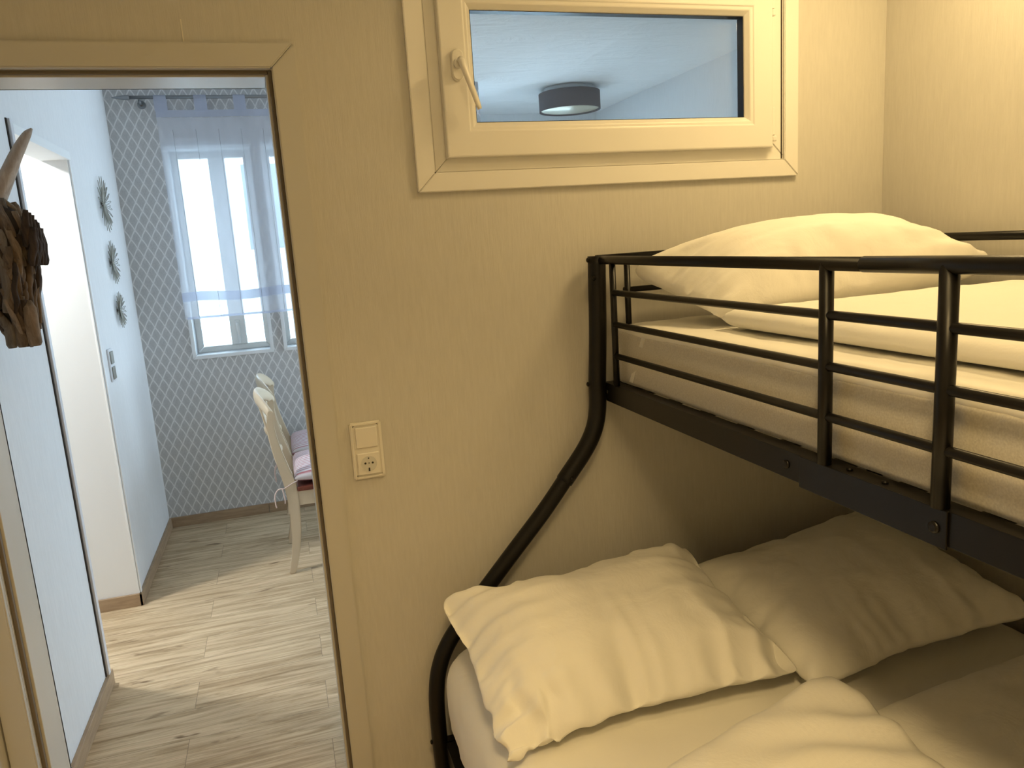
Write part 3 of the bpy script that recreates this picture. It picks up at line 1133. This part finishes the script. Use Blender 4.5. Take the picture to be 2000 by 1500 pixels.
def duvet(name, x0, x1, y0, y1, zb, h, label, seed, fn=None, res=0.013, amp=0.006, edge=0.07, m=None):
    """thick folded duvet: closed body with rounded rim. fn(u,v,p)->p"""
    bm = bmesh.new()
    nx, ny = int((x1 - x0) / res), int((y1 - y0) / res)

    def prof(d):
        t = min(1, max(0, d / edge))
        return math.sqrt(max(0, 1 - (1 - t) ** 2))
    top, bot = {}, {}
    for i in range(nx + 1):
        for j in range(ny + 1):
            # cosine-spaced near rims
            u, v = i / nx, j / ny
            x, y = x0 + (x1 - x0) * u, y0 + (y1 - y0) * v
            d = min(x - x0, x1 - x, y - y0, y1 - y)
            dd = min((x - x0), (x1 - x)) if True else 0
            t = prof(x - x0) * prof(x1 - x) * prof(y - y0) * prof(y1 - y)
            p = Vector((x, y, zb + h * (0.5 + 0.5 * t)))
            wz = noise.fractal(Vector((x * 5 + seed, y * 7, seed)), 1, 2, 4) * amp + noise.fractal(Vector((x * 22 + 2 * noise.noise(Vector((x * 4, y * 4, seed))), y * 9, seed + 3)), 1, 2, 3) * amp * 0.35 * (1.6 - t)
            p.z += wz * min(1, d / 0.02)
            b = Vector((x, y, zb + h * (0.5 - 0.5 * t)))
            if fn:
                p = fn(x, y, p, 1)
                b = fn(x, y, b, 0)
            top[i, j] = bm.verts.new(p)
            e = i in (0, nx) or j in (0, ny)
            bot[i, j] = top[i, j] if e else bm.verts.new(b)
    for i in range(nx):
        for j in range(ny):
            bm.faces.new((top[i, j], top[i + 1, j], top[i + 1, j + 1], top[i, j + 1])).smooth = True
            try:
                bm.faces.new((bot[i, j], bot[i, j + 1], bot[i + 1, j + 1], bot[i + 1, j])).smooth = True
            except ValueError:
                pass
    o = obj(name, bm, m or M_cotton)
    tag(o, label, 'duvet')
    return o


def up_fn(x, y, p, top):
    q = p.copy()
    if top:
        q.z += 0.030 * min(1, max(0, (x - 1.0) / 0.45)) ** 0.8 * min(1, max(0, (-0.40 - y) / 0.3)) ** 0.7
    q.y -= 0.07 * (x - 1.0) / 0.7 + 0.02
    return q


duvet('duvet', 0.985, 1.73, -1.82, -0.37, 1.316, 0.050, 'folded white duvet on the upper bunk behind the guard rail', 2.0, up_fn, edge=0.05, amp=0.007)


def lo_fn(x, y, p, top):
    q = p.copy()
    # the head-side corner of the cover is pulled up to a ridge towards the pillows
    t = (x - 0.30) / 0.72
    lift = max(0.0, min(1.0, t))
    d = max(0, (y + 1.75) / 1.0)
    if top:
        q.z += 0.045 * lift * math.exp(-((y + 0.80) / 0.3) ** 2) - 0.02 * (1 - lift)
        q.z += 0.009 * math.sin((x + y * 1.6) * 34 + 3 * noise.noise(Vector((x * 5, y * 5, 1)))) * math.exp(-((x - 0.95) / 0.22) ** 2 - ((y + 0.95) / 0.2) ** 2)
    q.y += 0.055 * lift ** 2 - 0.10 * (1 - lift) ** 2
    return q


duvet('duvet', 0.33, 1.045, -1.85, -0.775, 0.508, 0.062, 'rumpled white duvet at the camera end of the lower bunk, on the left', 4.0, lo_fn, edge=0.06, amp=0.007)


def lo2_fn(x, y, p, top):
    q = p.copy()
    q.y += 0.09 * (x - 1.3)
    return q


duvet('duvet', 1.065, 1.725, -1.85, -0.775, 0.508, 0.050, 'flatter white duvet on the lower bunk along the right wall', 6.0, lo2_fn, edge=0.07, amp=0.008)

# ------------------------------------------------------------------ switch and socket by the door
sw = thing('switch_and_socket', 'cream light switch above a power socket, on the wall right of the doorway', 'switch', (0.176, 0, 1.04))
sx0, sx1, sz0, sz1 = 0.1345, 0.2155, 0.964, 1.116
bm = bmesh.new()
frame_mitre(bm, sx0, sx1, sz0, sz1, 0.010, -0.010, 0.0, 0.003, gap=0)
box(bm, sx0 + 0.0095, sx1 - 0.0095, -0.0075, -0.0005, sz0 + 0.0095, sz1 - 0.0095)
obj('plate', bm, M_plate, sw)
bm = bmesh.new()
b2 = bmesh.new()
box(b2, 0.1475, 0.2025, -0.0140, -0.0076, 1.0485, 1.1035, bev=0.002)
merge(bm, b2, Matrix.Translation((0.175, -0.0107, 1.076)) @ Matrix.Rotation(R(3), 4, 'X') @ Matrix.Translation((-0.175, 0.0107, -1.076)))
obj('rocker', bm, M_plate, sw)
bm = bmesh.new()
box(bm, 0.1455, 0.2045, -0.0125, -0.0076, 0.9755, 1.0345, bev=0.0025)
so = obj('socket', bm, M_plate, sw)
bm = bmesh.new()
lathe(bm, [(0.0225, -0.0132), (0.0225, -0.0126)], (0.175, 0, 1.005), 36, 'Y')
obj('socket_rim', bm, M_plate, so)
bm = bmesh.new()
lathe(bm, [(0.0205, -0.0138), (0.0205, -0.0133)], (0.175, 0, 1.005), 36, 'Y')
obj('socket_well', bm, M_sock, so)
bm = bmesh.new()
for dx in (-0.0095, 0.0095):
    lathe(bm, [(0.0028, -0.0143), (0.0028, -0.0139)], (0.175 + dx, 0, 1.007), 14, 'Y')
lathe(bm, [(0.0015, -0.0143), (0.0015, -0.0139)], (0.175, 0, 1.007), 12, 'Y')
box(bm, 0.1725, 0.1765, -0.0146, -0.0139, 0.9855, 0.9945)
box(bm, 0.1735, 0.1765, -0.0146, -0.0139, 1.018, 1.022)
obj('contact_hole', bm, M_black, so)

# ------------------------------------------------------------------ curtain rod and curtain
RY, RZ = 2.725, 2.443
rod = thing('curtain_rod', 'brushed steel curtain rod with pointed finial above the far windows', 'curtain rod', (-0.1, RY, RZ))
bm = bmesh.new()
tube(bm, [(-0.64, RY, RZ), (0.72, RY, RZ)], 0.0095, 16)
obj('rod', bm, M_steel, rod)
for s, x in ((-1, -0.64), (1, 0.72)):
    bm = bmesh.new()
    lathe(bm, [(0.0095, 0.0), (0.0135, s * 0.002), (0.0135, s * 0.01), (0.010, s * 0.045), (0.005, s * 0.075), (0.001, s * 0.088)], (x, RY, RZ), 18, 'X')
    obj('finial', bm, M_steel, rod)
for x in (-0.592, 0.67):
    bm = bmesh.new()
    tube(bm, [(x, RY, RZ - 0.012), (x, RY, RZ - 0.028), (x, FY - 0.001, RZ - 0.028)], 0.008, 12)
    lathe(bm, [(0.022, -0.004), (0.022, 0.0)], (x, FY - 0.0005, RZ - 0.028), 20, 'Y')
    obj('bracket', bm, M_steel, rod)

cur = thing('curtain', 'sheer white tab-top curtain hanging over the dining room windows', 'curtain', (0.0, RY, 1.23))


def sheet_mesh(x0, x1, z0, z1, y, nx, nz, amp, ph=0.0, th=0.0008, zf=None):
    bm = bmesh.new()
    g = {}
    for i in range(nx + 1):
        for k in range(nz + 1):
            x = x0 + (x1 - x0) * i / nx
            z = z0 + (z1 - z0) * k / nz
            yy = y + amp * math.sin(x * 14 + ph) * (0.4 + 0.6 * (z1 - z) / max(1e-6, z1 - z0)) + amp * 0.5 * noise.noise(Vector((x * 6, z * 1.2, ph)))
            if zf:
                z = zf(x, z, k / nz)
            g[i, k] = bm.verts.new((x, yy, z))
    for i in range(nx):
        for k in range(nz):
            bm.faces.new((g[i, k], g[i + 1, k], g[i + 1, k + 1], g[i, k + 1])).smooth = True
    return bm


cx0, cx1 = -0.520, 0.56
obj('panel', sheet_mesh(cx0, cx1, 1.235, 2.335, RY - 0.004, 50, 30, 0.006), M_sheer, cur)
obj('heading', sheet_mesh(cx0, cx1, 2.337, 2.375, RY - 0.004, 40, 2, 0.003), M_sheer2, cur)
ntab = 6
for i in range(ntab):
    x = cx0 + 0.03 + i * ((cx1 - cx0 - 0.06) / (ntab - 1))
    bm = bmesh.new()
    hw = 0.032
    for sgn in (-1, 1):
        g = []
        for k in range(9):
            t = k / 8
            if k < 6:
                z, y = 2.370 + t * 0.07, RY + sgn * 0.0115
            else:
                a = (k - 5) / 3 * PI / 2
                z, y = RZ + 0.0115 * math.sin(a), RY + sgn * 0.0115 * math.cos(a)
            g.append((bm.verts.new((x - hw, y, z)), bm.verts.new((x + hw, y, z))))
        for k in range(8):
            bm.faces.new((g[k][0], g[k][1], g[k + 1][1], g[k + 1][0]))
    obj('tab', bm, M_sheer2, cur)
# gathered pleat band and bottom hem
zf = lambda x, z, t: z + 0.006 * math.sin(x * 13 + 1.0)
obj('pleat_band', sheet_mesh(cx0, cx1, 1.330, 1.382, RY - 0.013, 50, 4, 0.004, 1.0, zf=zf), M_sheer2, cur)
obj('hem', sheet_mesh(cx0 + 0.01, cx1, 1.232, 1.246, RY - 0.006, 50, 2, 0.006), M_sheer2, cur)
for i in range(9):
    x = -0.445 + i * 0.118
    bm = bmesh.new()
    tube(bm, [(x, RY - 0.017, 2.27), (x, RY - 0.017, 1.24)], 0.0009, 5)
    obj('draw_cord', bm, M_thread, cur)

# ------------------------------------------------------------------ starburst ornaments on the left wall
for (y, z, r, lab) in ((2.285, 1.860, 0.135, 'largest silver wire starburst, topmost of the three on the white wall'),
                       (2.27, 1.577, 0.106, 'middle silver wire starburst of the three on the white wall'),
                       (2.26, 1.342, 0.088, 'smallest silver wire starburst, lowest of the three on the white wall')):
    o = thing('starburst_ornament', lab, 'wall ornament', (HL, y, z), 'wire starbursts on the white wall')
    bm = bmesh.new()
    lathe(bm, [(0.011, 0.002), (0.014, 0.010), (0.008, 0.018)], (HL, y, z), 14, 'X')
    obj('hub', bm, M_silver, o)
    bm = bmesh.new()
    n_ = 34
    for k in range(n_):
        a = 2 * PI * k / n_
        ln = r * (1.0 if k % 2 == 0 else 0.80)
        w_ = 0.0045 * r / 0.13 + 0.0015
        pts = []
        for t in [i / 12 for i in range(13)]:
            # narrow wire loop (petal)
            s_ = math.sin(t * 2 * PI)
            rr = ln * (0.5 - 0.5 * math.cos(t * 2 * PI)) * 0.94 + 0.008
            off = w_ * math.sin(t * 2 * PI) * (0.5 + 0.5 * rr / ln)
            pts.append((HL + 0.010 + 0.016 * (rr / ln) * (1 if k % 2 else 0.4),
                        y + rr * math.cos(a) - off * math.sin(a), z + rr * math.sin(a) + off * math.cos(a)))
        tube(bm, pts, 0.0014, 5, caps=True)
    obj('petals', bm, M_silver, o)

# light switch on the same wall
hs = thing('light_switch', 'double light switch low on the white wall beside the passage corner', 'switch', (HL, 1.90, 1.11))
bm = bmesh.new()
box(bm, HL, HL + 0.009, 1.862, 1.944, 1.035, 1.186, bev=0.003)
obj('plate', bm, M_wtrim, hs)
for z0 in (1.045, 1.116):
    bm = bmesh.new()
    box(bm, HL + 0.0095, HL + 0.014, 1.874, 1.932, z0, z0 + 0.058, bev=0.002)
    obj('rocker', bm, M_silver, hs)

# ------------------------------------------------------------------ drum ceiling lamp in the dining room
LX, LY = 2.01, 3.00
lp = thing('ceiling_lamp', 'grey fabric drum ceiling lamp seen through the high window', 'ceiling lamp', (LX, LY, CZ))
bm = bmesh.new()
lathe(bm, [(0.17, -0.028), (0.17, 0.0)], (LX, LY, CZ - 0.0005), 48)
obj('base', bm, M_white, lp)
bm = bmesh.new()
lathe(bm, [(0.205, -0.030), (0.205, -0.145), (0.201, -0.145), (0.201, -0.030)], (LX, LY, CZ), 64)
bmesh.ops.delete(bm, geom=[f for f in bm.faces if len(f.verts) > 10], context='FACES')
obj('shade', bm, M_shade, lp)
bm = bmesh.new()
lathe(bm, [(0.2005, -0.128), (0.19, -0.136), (0.001, -0.138)], (LX, LY, CZ), 64)
obj('diffuser', bm, M_diff, lp)

# bedroom downlights, just above the frame
for (lx, ly, lz), lab in zip(LAMPS, ('round steel ceiling light above the head of the upper bunk', 'round steel ceiling light above the open floor beside the bunk bed', 'round steel ceiling light in the middle of the bedroom ceiling')):
    bl = thing('ceiling_light', lab, 'ceiling lamp', (lx, ly, CZ))
    bm = bmesh.new()
    lathe(bm, [(0.205, -0.0005), (0.205, -0.040), (0.198, -0.044), (0.184, -0.044), (0.184, -0.030), (0.06, -0.028)], (lx, ly, CZ), 48)
    obj('housing', bm, M_steel, bl)
cl = thing('ceiling_lamp', 'small round ceiling lamp in the side corridor behind the white wall', 'ceiling lamp', (-1.4, 1.4, CZ))
bm = bmesh.new()
lathe(bm, [(0.10, -0.001), (0.10, -0.05), (0.09, -0.06)], (-1.4, 1.4, CZ), 32)
obj('base', bm, M_white, cl)


# ------------------------------------------------------------------ dining chairs
def chair(cy, label, clabel):
    """chair facing +x, near rear leg at y=cy"""
    ch = thing('dining_chair', label, 'chair', (0.12, cy + 0.21, 0), 'cream dining chairs in a row')
    W = 0.42

    def leg_bm(y, pts, thick):
        """sawn leg: outline centre line (x,z,width), thickness in y"""
        bm = bmesh.new()
        P = smooth_path([(p[0], p[2], p[1]) for p in pts], 6)   # x, width, z
        rows = []
        for q in P:
            x, wd_, z = q
            rows.append([bm.verts.new(c) for c in ((x - wd_ / 2, y - thick / 2, z), (x + wd_ / 2, y - thick / 2, z), (x + wd_ / 2, y + thick / 2, z), (x - wd_ / 2, y + thick / 2, z))])
        for a, b in zip(rows, rows[1:]):
            for k in range(4):
                bm.faces.new((a[k], a[(k + 1) % 4], b[(k + 1) % 4], b[k]))
        bm.faces.new(rows[0])
        bm.faces.new(rows[-1])
        bmesh.ops.recalc_face_normals(bm, faces=bm.faces)
        es = [e for e in bm.edges if len(e.link_faces) == 2 and e.calc_face_angle(0) > 0.6]
        bmesh.ops.bevel(bm, geom=es, offset=0.004, segments=2, affect='EDGES')
        return bm
    rear = [(-0.092, 0.0, 0.030), (-0.070, 0.08, 0.036), (-0.050, 0.20, 0.044), (-0.045, 0.32, 0.052), (-0.050, 0.44, 0.058), (-0.072, 0.54, 0.050),
            (-0.094, 0.64, 0.040), (-0.108, 0.74, 0.034), (-0.105, 0.81, 0.032)]
    for y in (cy, cy + W):
        obj('leg', leg_bm(y, rear, 0.030), M_cream, ch)
    front = [(0.345, 0.0, 0.028), (0.338, 0.10, 0.032), (0.335, 0.25, 0.038), (0.335, 0.405, 0.042)]
    for y in (cy + 0.0, cy + W):
        obj('leg', leg_bm(y, front, 0.034), M_cream, ch)
    bm = bmesh.new()
    box(bm, -0.025, 0.335, cy - 0.010, cy + 0.010, 0.345, 0.418, bev=0.002)
    box(bm, -0.025, 0.335, cy + W - 0.010, cy + W + 0.010, 0.345, 0.418, bev=0.002)
    box(bm, -0.058, -0.036, cy + 0.012, cy + W - 0.012, 0.345, 0.418, bev=0.002)
    box(bm, 0.325, 0.345, cy + 0.012, cy + W - 0.012, 0.345, 0.418, bev=0.002)
    obj('apron', bm, M_cream, ch)
    bm = bmesh.new()
    box(bm, -0.022, 0.375, cy - 0.022, cy + W + 0.022, 0.4185, 0.442, bev=0.006)
    obj('seat', bm, M_redwood, ch)
    # crest rail: curved board, ends rolled; sweeps back in the middle
    bm = bmesh.new()
    n_ = 28
    ring = []
    for i in range(n_ + 1):
        t = i / n_
        s_ = 2 * t - 1
        y = cy - 0.020 + (W + 0.040) * t
        x = -0.100 - 0.062 * (1 - s_ * s_) ** 1.0
        top = 0.835 + 0.075 * (1 - abs(s_) ** 2.6) ** 0.9
        hgt = 0.070 + 0.022 * math.cos(s_ * PI) * 0.5
        if abs(s_) > 0.9:
            hgt *= 0.8
        th = 0.016
        row = []
        for k in range(12):
            a = 2 * PI * k / 12
            row.append(bm.verts.new((x + th * math.cos(a) * 1.0 - 0.10 * math.sin(a) * hgt * 0.5, y, top - hgt / 2 + hgt / 2 * math.sin(a))))
        ring.append(row)
    for a, b in zip(ring, ring[1:]):
        for k in range(12):
            bm.faces.new((a[k], a[(k + 1) % 12], b[(k + 1) % 12], b[k])).smooth = True
    bm.faces.new(ring[0])
    bm.faces.new(ring[-1])
    obj('top_rail', bm, M_cream, ch)
    # lower back rail with carved boss and two diagonal slats
    bm = bmesh.new()
    P = []
    for i in range(13):
        t = i / 12
        s_ = 2 * t - 1
        P.append((-0.078 - 0.03 * (1 - s_ * s_), cy + W * t, 0.545 + 0.012 * (1 - s_ * s_)))
    tube(bm, P, 0.016, 12, flat=(0.6, 1.3))
    obj('lower_rail', bm, M_cream, ch)
    for sgn in (-1, 1):
        bm = bmesh.new()
        ym = cy + W / 2
        P = smooth_path([(-0.155, ym + sgn * 0.075, 0.860), (-0.142, ym + sgn * 0.045, 0.78), (-0.130, ym + sgn * 0.020, 0.70), (-0.118, ym + sgn * 0.035, 0.62), (-0.108, ym + sgn * 0.05, 0.555)], 6)
        tube(bm, P, 0.014, 10, flat=(0.6, 1.2))
        obj('slat', bm, M_cream, ch)
    bm = bmesh.new()
    lathe(bm, [(0.006, -0.020), (0.028, -0.012), (0.034, 0.0), (0.028, 0.012), (0.006, 0.020)], (-0.128, cy + W / 2, 0.70), 20, 'X')
    obj('boss', bm, M_cream, ch)
    # cushion
    cu = thing('seat_cushion', clabel, 'cushion', (0.16, cy + W / 2, 0.443), 'striped cushions on the dining chairs')
    bm = bmesh.new()
    x0, x1, y0, y1 = -0.030, 0.36, cy - 0.015, cy + W + 0.015
    nx = ny = 26
    top, bot = {}, {}
    for i in range(nx + 1):
        for j in range(ny + 1):
            u, v = i / nx, j / ny
            ex = (4 * u * (1 - u)) ** 0.32 * (4 * v * (1 - v)) ** 0.32
            puff = 1 - 0.18 * abs(math.sin(u * 2 * PI)) * abs(math.sin(v * 2 * PI))
            x, y = x0 + (x1 - x0) * u, y0 + (y1 - y0) * v
            hgt = 0.062 * ex * puff
            wr = 0.003 * math.sin(v * 90) * (1 - ex)
            top[i, j] = bm.verts.new((x, y, 0.482 + hgt * 1.05 + wr * 0.3))
            e = i in (0, nx) or j in (0, ny)
            bot[i, j] = top[i, j] if e else bm.verts.new((x, y, max(0.4435, 0.482 - 0.042 * ex)))
    for i in range(nx):
        for j in range(ny):
            bm.faces.new((top[i, j], top[i + 1, j], top[i + 1, j + 1], top[i, j + 1])).smooth = True
            bm.faces.new((bot[i, j], bot[i, j + 1], bot[i + 1, j + 1], bot[i + 1, j])).smooth = True
    obj('cover', bm, M_stripe, cu)
    for y in (cy - 0.017, cy + W + 0.017):
        bm = bmesh.new()
        sg = -1 if y < cy + 0.1 else 1
        tube(bm, smooth_path([(-0.015, y + sg * 0.002, 0.475), (-0.045, y + sg * 0.003, 0.462), (-0.080, y + sg * 0.003, 0.445), (-0.092, y + sg * 0.003, 0.443)], 5), 0.0028, 8)
        tube(bm, smooth_path([(-0.090, y, 0.445), (-0.112, y, 0.440), (-0.128, y, 0.415), (-0.130, y, 0.375), (-0.127, y, 0.352)], 5), 0.0032, 8)
        tube(bm, smooth_path([(-0.092, y, 0.445), (-0.088, y + sg * 0.004, 0.425), (-0.084, y + sg * 0.004, 0.385), (-0.086, y + sg * 0.003, 0.368)], 5), 0.0030, 8)
        obj('tie', bm, M_tie, cu)
    return ch


chair(1.775, 'cream wooden dining chair nearest the doorway', 'red and white striped cushion on the nearer dining chair')
chair(2.275, 'cream wooden dining chair behind the first, nearer the windows', 'red and white striped cushion on the farther dining chair')


# ------------------------------------------------------------------ driftwood animal head on the left wall
dh = thing('driftwood_head', 'unicorn head made of driftwood pieces on the left wall beyond the doorway', 'wall sculpture', (HL, 0.42, 1.6))
DY = 0.42
# side outline of the head in (x, z): right contour from top to muzzle
def outline(z):
    """left and right x of the head at height z"""
    zs = [1.348, 1.365, 1.40, 1.45, 1.52, 1.58, 1.63, 1.67, 1.70, 1.73, 1.755, 1.775]
    rx = [-0.655, -0.632, -0.628, -0.625, -0.620, -0.609, -0.602, -0.603, -0.606, -0.622, -0.650, -0.685]
    lx = [-0.700, -0.715, -0.735, -0.755, -0.765, -0.768, -0.768, -0.768, -0.768, -0.768, -0.768, -0.768]
    return float(np.interp(z, zs, lx)), float(np.interp(z, zs, rx))


bm = bmesh.new()
rows = []
for k in range(16):
    z = 1.355 + (1.770 - 1.355) * k / 15
    a, b = outline(z)
    cx, hw = (a + b) / 2, max(0.006, (b - a) / 2 - 0.022)
    row = []
    for q in range(16):
        an = 2 * PI * q / 16
        row.append(bm.verts.new((cx + hw * math.cos(an), DY + min(0.075, hw * 0.95) * math.sin(an), z)))
    rows.append(row)
for a, b in zip(rows, rows[1:]):
    for q in range(16):
        bm.faces.new((a[q], a[(q + 1) % 16], b[(q + 1) % 16], b[q])).smooth = True
bm.faces.new(rows[0])
bm.faces.new(rows[-1])
obj('core', bm, M_drift, dh)
random.seed(21)


def stick(bm, p0, p1, r, seed, flat=(1, 0.6)):
    p0, p1 = Vector(p0), Vector(p1)
    n_ = 9
    side = Vector((noise.noise(Vector((seed, 0, 0))), noise.noise(Vector((0, seed, 1))), 0)) * 0.02
    P, rr = [], []
    for i in range(n_ + 1):
        t = i / n_
        p = p0.lerp(p1, t) + side * math.sin(t * PI) + Vector((noise.noise(Vector((t * 3, seed, 2))), noise.noise(Vector((t * 3, seed, 5))), 0)) * 0.006
        P.append(p)
        rr.append(r * (0.35 + 0.75 * math.sin(PI * (0.06 + 0.88 * t)) ** 0.5) * (0.9 + 0.25 * noise.noise(Vector((t * 5, seed, 9)))))
    tube(bm, P, rr, 9, flat=flat)


DRIFTS = [wood('driftwood_%s' % n, lo, hi, (2.5, 2.5, 0.5), 0.85, 26, 0.7) for n, lo, hi in
          (('dark', (0.018, 0.012, 0.008), (0.075, 0.048, 0.030)), ('brown', (0.055, 0.037, 0.024), (0.21, 0.145, 0.092)),
           ('tan', (0.11, 0.075, 0.045), (0.30, 0.215, 0.14)), ('grey', (0.07, 0.055, 0.042), (0.22, 0.175, 0.13)))]
for k in range(92):
    t = (k + random.random()) / 92
    z = 1.352 + 0.36 * t
    an = random.uniform(-PI, 0.5)      # outward and camera sides
    ln = random.uniform(0.07, 0.18)
    z1 = min(1.768, z + ln)
    a, b = outline(z)
    a2, b2_ = outline(z1)
    r_ = random.uniform(0.007, 0.0135) * (0.75 if z < 1.42 else 1.0)
    cx, hw = (a + b) / 2, max(0.012, (b - a) / 2 - r_)
    cx2, hw2 = (a2 + b2_) / 2, max(0.012, (b2_ - a2) / 2 - r_)
    an2 = an + random.uniform(-0.35, 0.35)
    f = random.uniform(0.90, 1.02)
    p0 = (max(cx + hw * math.cos(an) * f, HL + 0.014), DY + min(0.085, hw * 1.1) * math.sin(an) * f, z)
    p1 = (max(cx2 + hw2 * math.cos(an2) * f, HL + 0.014), DY + min(0.085, hw2 * 1.1) * math.sin(an2) * f, z1)
    bm = bmesh.new()
    stick(bm, p0, p1, r_, k * 1.37, (1.0, random.uniform(0.45, 0.8)))
    obj('driftwood_piece', bm, random.choice((DRIFTS[1], DRIFTS[1], DRIFTS[0], DRIFTS[2], DRIFTS[3])), dh)
bm = bmesh.new()
for k in range(7):
    stick(bm, (-0.623 + 0.004 * k, DY - 0.05 + 0.012 * k, 1.62 - 0.008 * k), (-0.606 + 0.003 * (k % 3), DY - 0.05 + 0.012 * k, 1.715 - 0.006 * k), 0.010, 40 + k)
    stick(bm, (-0.614 + 0.002 * k, DY - 0.05 + 0.012 * k, 1.57), (-0.597, DY - 0.05 + 0.012 * k, 1.67), 0.011, 60 + k)
obj('ear', bm, DRIFTS[0], dh)
for x0, x1, zt, dm in ((-0.672, -0.678, 1.47, 1), (-0.645, -0.640, 1.48, 2), (-0.696, -0.712, 1.46, 3), (-0.660, -0.655, 1.50, 0)):
    bm = bmesh.new()
    _r = 0.019 if dm == 2 else 0.014
    tube(bm, [(x0, DY - 0.035 - 0.01 * (dm % 2), 1.357), (x0, DY - 0.036 - 0.01 * (dm % 2), 1.366), (x0, DY - 0.040, 1.41), (x1, DY - 0.045, zt - 0.02), (x1, DY - 0.04, zt)], [_r * 0.75, _r, _r * 1.05, _r * 0.9, _r * 0.3], 10, flat=(1.0, 0.7))
    obj('muzzle_piece', bm, DRIFTS[dm], dh)
bm = bmesh.new()
P = smooth_path([(-0.686, DY, 1.735), (-0.652, DY, 1.80), (-0.622, DY, 1.855), (-0.590, DY, 1.905), (-0.571, DY, 1.927)], 6)
n_ = len(P)
rr = [float(np.interp(i / (n_ - 1), [0, 0.3, 0.6, 0.85, 1], [0.030, 0.0285, 0.022, 0.0135, 0.004])) for i in range(n_)]
tube(bm, P, rr, 14, flat=(1.0, 0.65))
obj('horn', bm, M_horn, dh)

# small crack in the paper above the door casing
bm = bmesh.new()
box(bm, -0.1385, -0.1365, -0.0008, 0.0005, oz + CW, oz + CW + 0.05)
struct(obj('trim_3', bm, mat('light_filler', (0.80, 0.76, 0.66), 0.6)))
